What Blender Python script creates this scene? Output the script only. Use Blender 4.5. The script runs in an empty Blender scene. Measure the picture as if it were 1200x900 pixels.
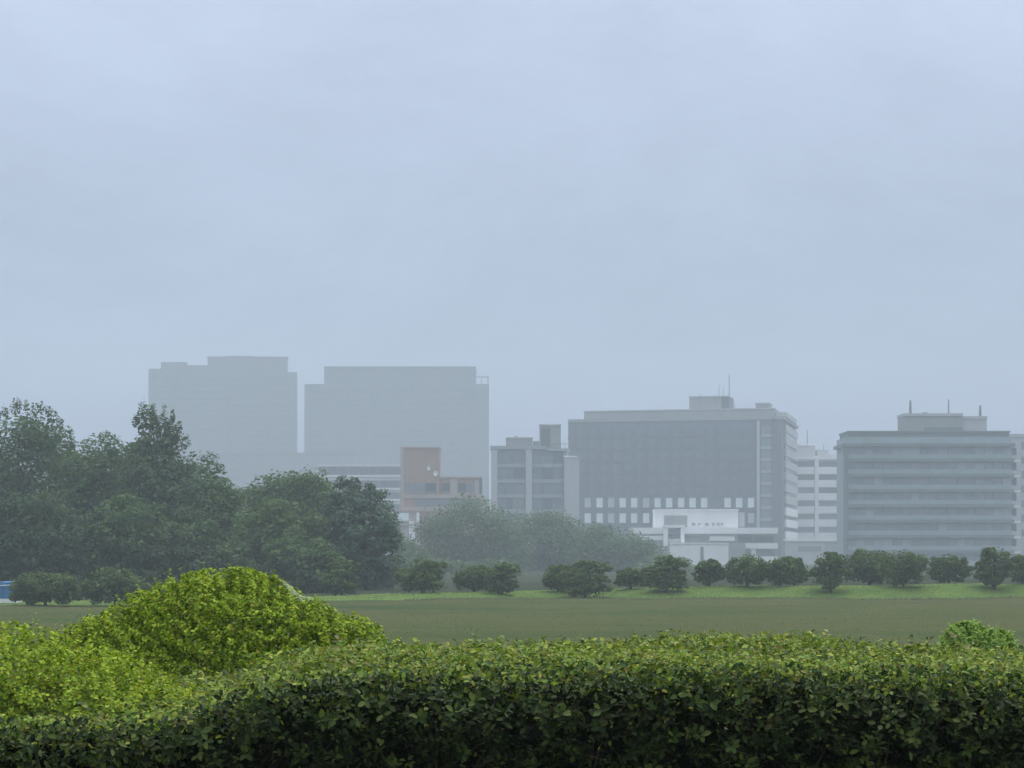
import bpy, math, random
import numpy as np
from mathutils import Vector, Matrix

# ------------------------------------------------------------------ camera, sky, sun, exposure
scene = bpy.context.scene
COL = scene.collection
F = 2400.0            # focal length in pixels of the 1200 px wide photograph
HY = 650.0            # horizon row of the photograph
EYE = 4.2             # eye height above the field

cam_data = bpy.data.cameras.new("camera")
cam = bpy.data.objects.new("camera", cam_data)
COL.objects.link(cam)
cam.location = (0, 0, EYE)
cam.rotation_euler = (math.radians(90), 0, 0)
cam_data.sensor_width = 36.0
cam_data.lens = 36.0 * F / 1200.0
cam_data.shift_y = (HY - 450.0) / 1200.0
cam_data.clip_start = 0.1
cam_data.clip_end = 6000
scene.camera = cam

SUN_DIR = Vector((0.30, 0.42, 0.86)).normalized()
world = bpy.data.worlds.new("World")
scene.world = world
world.use_nodes = True
wn, wl = world.node_tree.nodes, world.node_tree.links
wn.clear()
w_out = wn.new("ShaderNodeOutputWorld")
w_bg = wn.new("ShaderNodeBackground")
w_bg.inputs["Strength"].default_value = 0.1
w_sky = wn.new("ShaderNodeTexSky")
w_sky.sky_type = 'NISHITA'
w_sky.sun_disc = False
w_sky.sun_elevation = math.asin(SUN_DIR.z)
w_sky.sun_rotation = math.atan2(SUN_DIR.x, SUN_DIR.y)
w_sky.air_density = 1.0
w_sky.dust_density = 3.0
# the overcast layer: standard overcast law, horizon to zenith 1 : 3, with soft cloud mottling
w_tc = wn.new("ShaderNodeTexCoord")
w_sep = wn.new("ShaderNodeSeparateXYZ")
wl.new(w_tc.outputs["Generated"], w_sep.inputs[0])
w_cl = wn.new("ShaderNodeClamp")
wl.new(w_sep.outputs["Z"], w_cl.inputs["Value"])
w_law = wn.new("ShaderNodeMath"); w_law.operation = 'MULTIPLY_ADD'
wl.new(w_cl.outputs[0], w_law.inputs[0])
w_law.inputs[1].default_value = 2.25
w_law.inputs[2].default_value = 0.81
w_map = wn.new("ShaderNodeMapping")
w_map.inputs["Scale"].default_value = (2.0, 2.0, 4.4)
w_map.inputs["Location"].default_value = (-1.24, -0.79, 1.65)
wl.new(w_tc.outputs["Generated"], w_map.inputs["Vector"])
w_no = wn.new("ShaderNodeTexNoise")
w_no.inputs["Scale"].default_value = 1.3
w_no.inputs["Detail"].default_value = 6.0
w_no.inputs["Roughness"].default_value = 0.68
w_no.inputs["Distortion"].default_value = 0.4
wl.new(w_map.outputs[0], w_no.inputs["Vector"])
w_var = wn.new("ShaderNodeMapRange")
w_var.inputs["From Min"].default_value = 0.3
w_var.inputs["From Max"].default_value = 0.7
w_var.inputs["To Min"].default_value = 0.83
w_var.inputs["To Max"].default_value = 1.15
wl.new(w_no.outputs["Fac"], w_var.inputs["Value"])
w_mul = wn.new("ShaderNodeMath"); w_mul.operation = 'MULTIPLY'
wl.new(w_law.outputs[0], w_mul.inputs[0])
wl.new(w_var.outputs[0], w_mul.inputs[1])
w_col = wn.new("ShaderNodeVectorMath"); w_col.operation = 'SCALE'
w_tone = wn.new("ShaderNodeMix"); w_tone.data_type = 'RGBA'      # cloud overhead is a more neutral grey than low cloud
wl.new(w_cl.outputs[0], w_tone.inputs["Factor"])
w_tone.inputs["A"].default_value = (3.55, 4.38, 6.18, 1)
w_tone.inputs["B"].default_value = (5.7, 5.85, 6.1, 1)
wl.new(w_tone.outputs["Result"], w_col.inputs[0])
wl.new(w_mul.outputs[0], w_col.inputs["Scale"])
w_mix = wn.new("ShaderNodeMix"); w_mix.data_type = 'RGBA'
w_mix.inputs["Factor"].default_value = 0.93
wl.new(w_sky.outputs[0], w_mix.inputs["A"])
wl.new(w_col.outputs[0], w_mix.inputs["B"])
wl.new(w_mix.outputs["Result"], w_bg.inputs["Color"])
wl.new(w_bg.outputs[0], w_out.inputs["Surface"])

sun_data = bpy.data.lights.new("sun", 'SUN')
sun_data.energy = 1.5
sun_data.angle = math.radians(50)
sun_data.color = (1.0, 0.95, 0.86)
sun = bpy.data.objects.new("sun", sun_data)
COL.objects.link(sun)
sun.location = SUN_DIR * 300
sun.rotation_euler = SUN_DIR.to_track_quat('Z', 'Y').to_euler()

scene.view_settings.view_transform = 'Standard'
scene.view_settings.look = 'None'
scene.view_settings.exposure = 0.0
scene.view_settings.gamma = 1.0
scene.view_settings.use_curve_mapping = False
scene.cycles.use_denoising = True
scene.cycles.max_bounces = 6
scene.cycles.diffuse_bounces = 3
scene.cycles.glossy_bounces = 2
scene.cycles.transmission_bounces = 3
scene.cycles.transparent_max_bounces = 6
scene.cycles.volume_bounces = 2

rng = np.random.default_rng(7)
random.seed(7)

# ------------------------------------------------------------------ helpers
def P(px, py, Y):
    """point of the place at distance Y that the photograph shows at (px, py)"""
    return Vector(((px - 600.0) / F * Y, Y, EYE + (HY - py) / F * Y))

def tag(o, label=None, cat=None, group=None, kind=None):
    if label: o["label"] = label
    if cat: o["category"] = cat
    if group: o["group"] = group
    if kind: o["kind"] = kind
    return o

def empty(name, loc, rz=0.0):
    o = bpy.data.objects.new(name, None)
    o.empty_display_size = 0.5
    o.location = loc
    o.rotation_euler = (0, 0, rz)
    COL.objects.link(o)
    return o

def link(name, mesh, mat=None, parent=None, loc=None):
    o = bpy.data.objects.new(name, mesh)
    COL.objects.link(o)
    if mat is not None and len(mesh.materials) == 0:
        mesh.materials.append(mat)
    if parent is not None:
        o.parent = parent
    if loc is not None:
        o.location = loc
    return o

def np_mesh(name, V, faces_flat, sizes, tint=None):
    """quick mesh from arrays; tint = one colour per vertex"""
    me = bpy.data.meshes.new(name)
    V = np.asarray(V, dtype=np.float32)
    me.vertices.add(len(V))
    me.vertices.foreach_set("co", V.ravel())
    me.loops.add(len(faces_flat))
    me.loops.foreach_set("vertex_index", np.asarray(faces_flat, dtype=np.int32))
    sizes = np.asarray(sizes, dtype=np.int32)
    starts = np.concatenate(([0], np.cumsum(sizes)[:-1])).astype(np.int32)
    me.polygons.add(len(sizes))
    me.polygons.foreach_set("loop_start", starts)
    me.polygons.foreach_set("loop_total", sizes)
    if tint is not None:
        at = me.attributes.new("tint", 'FLOAT_COLOR', 'POINT')
        c = np.ones((len(V), 4), dtype=np.float32)
        c[:, :3] = tint
        at.data.foreach_set("color", c.ravel())
    me.update(calc_edges=True)
    return me

class MB:
    """collects shapes and links them as ONE mesh object"""
    def __init__(self):
        self.v, self.f = [], []
    def box(self, x0, x1, y0, y1, z0, z1):
        b = len(self.v)
        for z in (z0, z1):
            self.v += [(x0, y0, z), (x1, y0, z), (x1, y1, z), (x0, y1, z)]
        self.f += [tuple(b + i for i in q) for q in
                   ((3, 2, 1, 0), (4, 5, 6, 7), (0, 1, 5, 4), (1, 2, 6, 5), (2, 3, 7, 6), (3, 0, 4, 7))]
        return self
    def prism(self, poly, z0, z1):
        n, b = len(poly), len(self.v)
        self.v += [(x, y, z0) for x, y in poly] + [(x, y, z1) for x, y in poly]
        self.f.append(tuple(b + i for i in reversed(range(n))))
        self.f.append(tuple(b + n + i for i in range(n)))
        for i in range(n):
            j = (i + 1) % n
            self.f.append((b + i, b + j, b + n + j, b + n + i))
        return self
    def tube(self, pts, radii, n=7):
        pts = [Vector(p) for p in pts]
        b0 = len(self.v)
        for k, (p, r) in enumerate(zip(pts, radii)):
            d = (pts[min(k + 1, len(pts) - 1)] - pts[max(k - 1, 0)]).normalized()
            a = d.cross(Vector((0, 0, 1)) if abs(d.z) < 0.9 else Vector((1, 0, 0))).normalized()
            c = d.cross(a)
            for i in range(n):
                t = 2 * math.pi * i / n
                self.v.append(tuple(p + a * (r * math.cos(t)) + c * (r * math.sin(t))))
        for k in range(len(pts) - 1):
            for i in range(n):
                j = (i + 1) % n
                self.f.append((b0 + k * n + i, b0 + k * n + j, b0 + (k + 1) * n + j, b0 + (k + 1) * n + i))
        e = b0 + (len(pts) - 1) * n
        self.f.append(tuple(e + i for i in range(n)))
        self.f.append(tuple(b0 + i for i in reversed(range(n))))
        return self
    def mesh(self, name):
        me = bpy.data.meshes.new(name)
        me.from_pydata(self.v, [], self.f)
        me.update()
        return me
    def build(self, name, mat, parent=None, loc=None):
        return link(name, self.mesh(name), mat, parent, loc)

# ------------------------------------------------------------------ materials
def srgb(r, g, b):
    def f(c):
        c /= 255.0
        return c / 12.92 if c <= 0.04045 else ((c + 0.055) / 1.055) ** 2.4
    return (f(r), f(g), f(b))

def new_mat(name):
    m = bpy.data.materials.new(name)
    m.use_nodes = True
    n, l = m.node_tree.nodes, m.node_tree.links
    return m, n, l, n["Principled BSDF"]

def wall_mat(name, col, rough=0.8, var=0.12, scale=0.25, streak=True, bump=0.0, spec=0.3):
    """painted / concrete wall: broad stains, vertical weather streaks and fine grain"""
    m, n, l, p = new_mat(name)
    tc = n.new("ShaderNodeTexCoord")
    mp = n.new("ShaderNodeMapping")
    mp.inputs["Scale"].default_value = (1, 1, 0.18 if streak else 1)
    l.new(tc.outputs["Object"], mp.inputs["Vector"])
    a = n.new("ShaderNodeTexNoise"); a.inputs["Scale"].default_value = scale; a.inputs["Detail"].default_value = 6
    b = n.new("ShaderNodeTexNoise"); b.inputs["Scale"].default_value = scale * 9; b.inputs["Detail"].default_value = 3
    l.new(mp.outputs[0], a.inputs["Vector"]); l.new(tc.outputs["Object"], b.inputs["Vector"])
    mx = n.new("ShaderNodeMath"); mx.operation = 'ADD'
    l.new(a.outputs["Fac"], mx.inputs[0]); l.new(b.outputs["Fac"], mx.inputs[1])
    mr = n.new("ShaderNodeMapRange")
    mr.inputs["From Min"].default_value = 0.7; mr.inputs["From Max"].default_value = 1.3
    mr.inputs["To Min"].default_value = 1 - var; mr.inputs["To Max"].default_value = 1 + var
    l.new(mx.outputs[0], mr.inputs["Value"])
    sc = n.new("ShaderNodeVectorMath"); sc.operation = 'SCALE'
    sc.inputs[0].default_value = col
    l.new(mr.outputs[0], sc.inputs["Scale"])
    l.new(sc.outputs[0], p.inputs["Base Color"])
    p.inputs["Roughness"].default_value = rough
    p.inputs["Specular IOR Level"].default_value = spec
    if bump:
        bp = n.new("ShaderNodeBump"); bp.inputs["Strength"].default_value = bump
        l.new(b.outputs["Fac"], bp.inputs["Height"]); l.new(bp.outputs[0], p.inputs["Normal"])
    return m

def glass_mat(name, col, rough=0.15):
    m, n, l, p = new_mat(name)
    tc = n.new("ShaderNodeTexCoord")
    a = n.new("ShaderNodeTexNoise"); a.inputs["Scale"].default_value = 0.35; a.inputs["Detail"].default_value = 2
    l.new(tc.outputs["Object"], a.inputs["Vector"])
    mr = n.new("ShaderNodeMapRange"); mr.inputs["To Min"].default_value = 0.6; mr.inputs["To Max"].default_value = 1.5
    l.new(a.outputs["Fac"], mr.inputs["Value"])
    sc = n.new("ShaderNodeVectorMath"); sc.operation = 'SCALE'; sc.inputs[0].default_value = col
    l.new(mr.outputs[0], sc.inputs["Scale"]); l.new(sc.outputs[0], p.inputs["Base Color"])
    p.inputs["Roughness"].default_value = rough
    return m

def leaf_mat(name, trans=0.25, rough=0.5, spec=0.35):
    m, n, l, p = new_mat(name)
    at = n.new("ShaderNodeAttribute"); at.attribute_name = "tint"
    l.new(at.outputs["Color"], p.inputs["Base Color"])
    p.inputs["Roughness"].default_value = rough
    p.inputs["Specular IOR Level"].default_value = spec
    if trans:
        t = n.new("ShaderNodeBsdfTranslucent")
        sc = n.new("ShaderNodeVectorMath"); sc.operation = 'MULTIPLY'
        sc.inputs[1].default_value = (1.25, 1.2, 0.6)
        l.new(at.outputs["Color"], sc.inputs[0]); l.new(sc.outputs[0], t.inputs["Color"])
        mx = n.new("ShaderNodeMixShader"); mx.inputs[0].default_value = trans
        l.new(p.outputs[0], mx.inputs[1]); l.new(t.outputs[0], mx.inputs[2])
        l.new(mx.outputs[0], n["Material Output"].inputs["Surface"])
    return m

def ground_mat(name, cols, scale, stretch=(1, 1, 1), bump=0.3):
    m, n, l, p = new_mat(name)
    tc = n.new("ShaderNodeTexCoord")
    mp = n.new("ShaderNodeMapping"); mp.inputs["Scale"].default_value = stretch
    l.new(tc.outputs["Object"], mp.inputs["Vector"])
    a = n.new("ShaderNodeTexNoise"); a.inputs["Scale"].default_value = scale; a.inputs["Detail"].default_value = 9
    a.inputs["Roughness"].default_value = 0.65
    l.new(mp.outputs[0], a.inputs["Vector"])
    r = n.new("ShaderNodeValToRGB")
    r.color_ramp.elements[0].position = 0.3
    r.color_ramp.elements[1].position = 0.7
    r.color_ramp.elements[0].color = (*cols[0], 1)
    r.color_ramp.elements[1].color = (*cols[-1], 1)
    for i, c in enumerate(cols[1:-1]):
        e = r.color_ramp.elements.new(0.3 + 0.4 * (i + 1) / (len(cols) - 1)); e.color = (*c, 1)
    l.new(a.outputs["Fac"], r.inputs["Fac"]); l.new(r.outputs["Color"], p.inputs["Base Color"])
    b = n.new("ShaderNodeTexNoise"); b.inputs["Scale"].default_value = scale * 14; b.inputs["Detail"].default_value = 5
    l.new(tc.outputs["Object"], b.inputs["Vector"])
    bp = n.new("ShaderNodeBump"); bp.inputs["Strength"].default_value = bump; bp.inputs["Distance"].default_value = 0.2
    l.new(b.outputs["Fac"], bp.inputs["Height"]); l.new(bp.outputs[0], p.inputs["Normal"])
    p.inputs["Roughness"].default_value = 1.0
    p.inputs["Specular IOR Level"].default_value = 0.0
    return m

M_leaf = leaf_mat("leaf_broad", 0.22, 0.5, 0.16)
M_azalea = leaf_mat("leaf_azalea", 0.25, 0.6, 0.18)
M_tree = leaf_mat("leaf_tree", 0.25, 0.8, 0.05)
M_grass = leaf_mat("grass_blade", 0.25, 0.7, 0.2)
M_bark = wall_mat("bark", (0.06, 0.045, 0.032), 0.9, 0.35, 2.0, False, 0.6)
M_twig = wall_mat("twig", (0.10, 0.08, 0.055), 0.85, 0.3, 20.0, False)
M_field = ground_mat("field_ground", [(0.036, 0.074, 0.022), (0.096, 0.104, 0.043), (0.048, 0.086, 0.028)], 0.075, (0.35, 0.7, 1), 0.5)
M_bank = ground_mat("bank_ground", [(0.08, 0.14, 0.035), (0.12, 0.19, 0.045), (0.16, 0.22, 0.05)], 0.35, (1, 1, 1), 0.5)
M_soil = ground_mat("terrace_soil", [(0.06, 0.05, 0.03), (0.08, 0.09, 0.04), (0.07, 0.11, 0.035)], 1.3)
M_far = ground_mat("far_ground", [(0.04, 0.055, 0.03), (0.05, 0.06, 0.04), (0.035, 0.06, 0.025)], 0.03)

# ------------------------------------------------------------------ the ground
def ss(t):
    t = np.clip(t, 0, 1); return t * t * (3 - 2 * t)

def bank_start(X):
    px = 600 + np.asarray(X, float) / 195.0 * F
    X = np.asarray(X, float)
    wav = 1.6 * np.sin(X * 0.11 + 1.0) + 1.0 * np.sin(X * 0.29) + 0.5 * np.sin(X * 0.83)
    return np.interp(px, [-400, 0, 200, 420, 700, 1200, 1700], [158, 164, 172, 190, 196, 197, 197]) + wav

def bank_top(X):
    px = 600 + np.asarray(X, float) / 195.0 * F
    return np.interp(px, [-400, 0, 420, 620, 900, 1200, 1700], [0.12, 0.15, 0.28, 0.55, 1.05, 1.2, 1.2])

def height(X, Y):
    X = np.asarray(X, float); Y = np.asarray(Y, float)
    terrace = 2.6 * (1 - ss((Y - 27) / 18.0))
    bk = bank_top(X) * ss((Y - bank_start(X)) / 6.5)
    far = 1 - ss((Y - 260) / 60.0)
    und = 0.05 * np.sin(X * 0.23 + Y * 0.11) * ss((Y - 40) / 30) + 0.03 * np.sin(X * 0.61 - Y * 0.37)
    return terrace + bk * far + und * (0.3 + 0.7 * far)

xs_mid = np.concatenate([np.linspace(-900, -120, 14)[:-1], np.linspace(-120, 120, 121), np.linspace(120, 900, 14)[1:]])

def patch(name, xs, ya, yb, ny, mat, label):
    ya = np.broadcast_to(ya, xs.shape); yb = np.broadcast_to(yb, xs.shape)
    t = np.linspace(0, 1, ny)
    Y = ya[None, :] + (yb - ya)[None, :] * t[:, None]
    X = np.broadcast_to(xs[None, :], Y.shape)
    Z = height(X, Y)
    V = np.stack([X, Y, Z], -1).reshape(-1, 3)
    nx = len(xs)
    i, j = np.meshgrid(np.arange(nx - 1), np.arange(ny - 1))
    a = (j * nx + i).ravel()
    Q = np.stack([a, a + 1, a + nx + 1, a + nx], 1)
    me = np_mesh(name, V, Q.ravel(), np.full(len(Q), 4))
    me.polygons.foreach_set("use_smooth", np.ones(len(Q), dtype=bool))
    o = link(name, me, mat)
    return tag(o, label, kind="structure")

patch("terrace", xs_mid, -60.0, 27.0, 60, M_soil, "raised ground the clipped hedge grows on")
patch("field", xs_mid, 27.0, bank_start(xs_mid), 160, M_field, "flat olive brown field beyond the hedge")
patch("grass_bank", xs_mid, bank_start(xs_mid), bank_start(xs_mid) + 9, 12, M_bank, "low bright green grass bank at the far edge of the field")
patch("ground", xs_mid, bank_start(xs_mid) + 9, 1690.0, 60, M_far, "level ground under the woods and the city")

# ------------------------------------------------------------------ leaves
def unit(a):
    return a / np.maximum(np.linalg.norm(a, axis=-1, keepdims=True), 1e-9)

LEAF = np.array([[0, 0, 0], [0.30, 0.32, 0.07], [0.26, 0.72, 0.05], [0, 1.0, -0.06], [-0.26, 0.72, 0.05], [-0.30, 0.32, 0.07]])

KITE = np.array([[0, 0, 0], [0.31, 0.5, 0.06], [0, 1.0, -0.05], [-0.31, 0.5, 0.06]])

def leaves(pos, nrm, size, tint, width=1.0, axis=None, wobble=0.6, T=LEAF):
    """arrays for a spray of folded leaves: pos (N,3), nrm (N,3) facing direction, size (N,)"""
    N = len(pos)
    n = unit(nrm + rng.normal(0, wobble, (N, 3)))
    a = rng.normal(0, 1, (N, 3)) if axis is None else axis + rng.normal(0, 0.35, (N, 3))
    y = unit(a - n * (a * n).sum(1, keepdims=True))
    x = np.cross(y, n)
    sx = (width * rng.uniform(0.85, 1.15, N))[:, None, None]
    V = (pos[:, None, :] + size[:, None, None] *
         (x[:, None, :] * T[None, :, 0:1] * sx + y[:, None, :] * (T[None, :, 1:2] - 0.5) + n[:, None, :] * T[None, :, 2:3]))
    return V.reshape(-1, 3), np.repeat(tint, len(T), axis=0)

def leaf_object(name, V, C, mat, parent=None, kind=None, kite=False):
    if kite:
        me = np_mesh(name, V, np.arange(len(V)), np.full(len(V) // 4, 4), C)
    else:
        N = len(V) // 6
        b = (np.arange(N) * 6)[:, None]
        Q = np.concatenate([b + np.array([[0, 1, 2, 3]]), b + np.array([[0, 3, 4, 5]])], 1).ravel()
        me = np_mesh(name, V, Q, np.full(2 * N, 4), C)
    o = link(name, me, mat, parent)
    if kind: o["kind"] = kind
    return o

def tints(n, cols, weights=None, jitter=0.18):
    """random natural leaf colours picked from a palette"""
    cols = np.array(cols)
    k = rng.choice(len(cols), n, p=weights)
    c = cols[k] * rng.uniform(1 - jitter, 1 + jitter, (n, 1)) * rng.uniform(0.93, 1.07, (n, 3))
    return c

# ------------------------------------------------------------------ buildings
M_tower = wall_mat("tower_wall", (0.20, 0.215, 0.225), 0.7, 0.10, 0.08)
M_tower_b = wall_mat("tower_wall_blue", (0.19, 0.205, 0.225), 0.7, 0.10, 0.08)
M_twin = glass_mat("tower_glass", (0.18, 0.195, 0.21), 0.25)
M_white = wall_mat("white_wall", (0.82, 0.83, 0.83), 0.75, 0.08, 0.2)
M_pale = wall_mat("pale_concrete", (0.42, 0.435, 0.44), 0.8, 0.10, 0.2)
M_parapet = wall_mat("parapet_concrete", (0.27, 0.285, 0.275), 0.85, 0.12, 0.2)
M_brick = wall_mat("brick_wall", (0.36, 0.235, 0.178), 0.85, 0.12, 0.3)
M_brick_pale = wall_mat("brick_band", (0.40, 0.325, 0.30), 0.85, 0.10, 0.3)
M_slate = wall_mat("office_wall", (0.11, 0.135, 0.17), 0.75, 0.10, 0.2)
M_slate_d = wall_mat("office_pier", (0.10, 0.118, 0.14), 0.75, 0.10, 0.2)
M_mid = wall_mat("spandrel_wall", (0.28, 0.32, 0.345), 0.7, 0.10, 0.2)
M_green = wall_mat("greenish_spandrel", (0.26, 0.325, 0.335), 0.6, 0.12, 0.2)
M_green_d = wall_mat("greenish_slab", (0.13, 0.165, 0.17), 0.7, 0.12, 0.2)
M_glass = glass_mat("window_glass", (0.05, 0.065, 0.08))
M_glass_t = glass_mat("teal_glass", (0.125, 0.175, 0.205), 0.2)
M_glass_m = glass_mat("window_glass_mid", (0.16, 0.18, 0.20), 0.3)
M_pale_panel = wall_mat("pale_panel", (0.74, 0.80, 0.82), 0.6, 0.08, 0.6)
M_grey_panel = wall_mat("grey_panel", (0.42, 0.47, 0.50), 0.6, 0.15, 0.6)
M_office_glass = glass_mat("office_glass", (0.068, 0.086, 0.114), 0.3)
M_frame = wall_mat("window_frame", (0.30, 0.32, 0.33), 0.5, 0.05, 0.5)
M_metal = wall_mat("metal_mast", (0.14, 0.14, 0.16), 0.5, 0.1, 1.0)
M_dish = wall_mat("dish_white", (0.78, 0.80, 0.80), 0.5, 0.04, 1.0)
M_letter = wall_mat("sign_letter", (0.26, 0.28, 0.30), 0.6, 0.05, 1.0)

K = 1.45     # the city stands well back from the park

class Bld:
    """a building whose front plane passes through pixel column px0 at distance Y0 (rz turns it about that corner);
    boxes are given by the columns and rows they span on the front plane plus a depth behind it in metres"""
    def __init__(self, name, label, px0, Y0, rz=0.0, cat="building", group=None):
        self.Y, self.px0, self.rz = Y0, px0, rz
        self.base = Vector(((px0 - 600) / F * Y0, Y0, 0.0))
        self.root = tag(empty(name, self.base, rz), label, cat, group)
    def u(self, px):
        k = (px - 600) / F
        c, s = math.cos(self.rz), math.sin(self.rz)
        return (k * self.base.y - self.base.x) / (c - k * s)
    def z(self, py, px=None):
        Y = self.Y if px is None else self.base.y + math.sin(self.rz) * self.u(px)
        return EYE + (HY - py) / F * Y
    def box(self, name, x0, x1, y0, y1, v0, v1, mat, parent=None):
        mb = MB().box(self.u(x0), self.u(x1), v0 * K, v1 * K, 0.0 if y1 is None else self.z(y1), self.z(y0))
        return mb.build(name, mat, parent or self.root)
    def antenna(self, px, y0, y1, v, r=0.18, name="antenna"):
        u = self.u(px); v *= K; r *= K
        h0, h1 = self.z(y1) - 0.4, self.z(y0)
        mb = MB().tube([(u, v, h0), (u, v, h0 + (h1 - h0) * 0.55), (u, v, h1)], [r, r * 0.9, r * 0.6], 6)
        mb.box(u - r * 2.2, u + r * 2.2, v - r * 2.2, v + r * 2.2, h0, h0 + 0.5)
        return mb.build(name, M_metal, self.root)

# --- two far slab towers, very faint in the haze
def tower_face(b, x0, x1, y0, y1, rows, mat, v):
    """faint storeys of a far tower: one recessed glazing strip a storey, alternate bands standing proud"""
    for k in range(rows):
        t0 = y0 + (y1 - y0) * (k + 0.3) / rows
        t1 = y0 + (y1 - y0) * (k + 0.85) / rows
        b.box("window_band", x0, x1, t0, t1, v, v + 0.5, mat)

b = Bld("office_tower", "faint grey slab tower with stepped roof, left of the two far towers in the haze", 175, 1060 * K)
b.box("wall", 175, 347, 436, None, 0, 7, M_tower)
b.box("roof_block", 188, 218, 424, 436, 1.5, 6, M_tower)
b.box("roof_block", 218, 243, 427.5, 436, 2, 6, M_tower)
b.box("roof_block", 243, 336, 418.5, 436, 1, 6.4, M_tower)
b.box("parapet", 242.2, 336.8, 417.6, 418.8, 0.8, 6.6, M_tower)
b.box("parapet", 174.4, 188, 432, 436.2, -0.3, 7.3, M_tower)
b.box("corner_pier", 174.2, 180, 436.4, None, -0.7, 4, M_tower)
b.box("corner_pier", 341, 347.6, 436.4, None, -0.7, 4, M_tower)
b.box("roof_plant", 262, 296, 416.6, 418, 2.5, 5, M_tower)
tower_face(b, 181, 340.5, 440, 560, 16, M_twin, -0.12)
for px in (212, 268, 312):
    b.box("pilaster", px - 1.2, px + 1.2, 437, None, -0.55, 0.3, M_tower)

b = Bld("office_tower", "broad faint grey slab tower behind the red brick building", 357.5, 1020 * K)
b.box("wall", 357.5, 572, 450, None, 0, 36, M_tower_b)
b.box("roof_block", 379.5, 557, 430, 450, 2, 33, M_tower_b)
b.box("parapet", 378.9, 557.6, 429, 430.4, 1.5, 33.5, M_tower_b)
b.box("roof_plant", 400, 450, 427.6, 429.4, 8, 24, M_tower_b)
b.box("corner_pier", 556, 573, 450.4, None, -0.8, 5, M_tower_b)
b.box("corner_pier", 356.9, 363, 450.4, None, -0.8, 5, M_tower_b)
b.box("roof_frame", 557.8, 572.6, 441, 442.2, 0, 1, M_tower_b)
b.box("roof_frame", 571.2, 572.6, 442.4, 449.8, 0, 1, M_tower_b)
b.box("roof_frame", 564, 565, 442.4, 449.8, 0, 1, M_tower_b)
tower_face(b, 363.5, 555.5, 455, 575, 16, M_twin, -0.12)
for px in (404, 432, 466, 498, 527):
    b.box("pilaster", px - 1.2, px + 1.2, 451, None, -0.55, 0.3, M_tower_b)

b = Bld("low_block", "low faint grey block linking the feet of the two far towers", 250, 990 * K)
b.box("wall", 250, 420, 532, None, 0, 18, M_tower_b)
b.box("parapet", 249.5, 420.5, 530.4, 532.2, -0.4, 18.4, M_tower_b)
tower_face(b, 252, 418, 536, 580, 5, M_twin, -0.12)

# --- white banded block left of the brick building
b = Bld("banded_building", "white building with long grey window bands left of the red brick building", 372, 560 * K)
b.box("wall", 372, 480, 546, None, 0, 16, M_white)
b.box("parapet", 371.6, 480.4, 544.8, 546.2, -0.4, 16.3, M_white)
for y0, y1 in ((547.6, 556.5), (563, 571.5), (577, 584.5), (591, 599), (605, 613)):
    wb = b.box("window_band", 373, 479, y0, y1, -0.18, 0.4, M_glass_m)
    for px in range(384, 479, 12):
        b.box("mullion", px - 0.3, px + 0.3, y0 + 0.2, y1 - 0.2, -0.3, -0.17, M_frame, wb)
for y in (557.2, 572.2, 585.4, 599.6):
    b.box("floor_ledge", 371.8, 480.2, y, y + 1.6, -0.7, 0.3, M_white)

# --- red brick building with dishes
b = Bld("brick_building", "red brown brick building with a square tower and two white dishes", 470, 500 * K)
b.box("tower_wall", 470, 515, 525, None, 0, 10, M_brick)
b.box("tower_coping", 469.4, 515.6, 523.6, 525.3, -0.3, 10.3, M_brick_pale)
b.box("corner_strip", 469.3, 474, 525.6, 600, -0.25, 0.3, M_brick_pale)
b.box("corner_strip", 512, 515.3, 525.6, 558, -0.2, 0.3, M_brick)
b.box("wing_wall", 515.2, 564, 560, None, 0.6, 10, M_brick)
b.box("wing_coping", 515.6, 564.8, 558.4, 560.3, 0.2, 10.3, M_brick_pale)
b.box("wing_end_wall", 561.4, 564.6, 560.6, 580, 0.2, 9.5, M_slate)
for x0, x1, mat in ((475, 486, M_glass_m), (487, 498, M_glass_m), (499, 511, M_glass), (527.6, 526.2, None), (537, 546, M_glass), (546.8, 555, M_glass_m)):
    if mat is None: continue
    w = b.box("window", x0, x1, 566, 577, (-0.3 if x0 < 515 else 0.35), 1.0, mat)
    b.box("window_sill", x0 - 0.5, x1 + 0.5, 577.2, 578.2, (-0.5 if x0 < 515 else 0.2), 0.9, M_brick_pale, w)
w = b.box("window", 517, 526, 566, 576, 0.3, 1.0, M_glass)
b.box("window_sill", 516.6, 526.4, 576.2, 577.2, 0.15, 0.9, M_brick_pale, w)
b.box("pier", 527.5, 536, 561, 580, 0.25, 1.0, M_brick_pale)
b.box("pier", 556.5, 561, 563, 580, 0.25, 1.0, M_brick_pale)
b.box("floor_band", 469, 564.4, 579, 584, -0.4, 0.9, M_brick_pale)
b.box("window_band", 486, 563, 585, 593, -0.2, 0.8, M_glass_m)
b.box("floor_band", 469, 564.4, 594, 599, -0.45, 0.9, M_brick_pale)
b.box("annex_wall", 463, 492, 600.5, None, -4, -0.5, M_brick_pale)
b.box("annex_roof", 462.4, 492.6, 598.6, 600.4, -4.3, -0.5, M_brick)
w = b.box("window", 466, 480, 601.5, 610.5, -4.25, -3.8, M_pale_panel)
b.box("window_frame", 465.4, 480.6, 610.6, 611.6, -4.5, -3.9, M_frame, w)
b.box("annex_ledge", 461.5, 486, 614, 616, -4.7, -3.8, M_brick_pale)
b.box("annex_pier", 480.5, 487, 611, 632, -4.4, -3.9, M_white)
b.box("annex_shutter", 489, 492.4, 601, 612, -4.3, -3.9, M_white)
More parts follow.
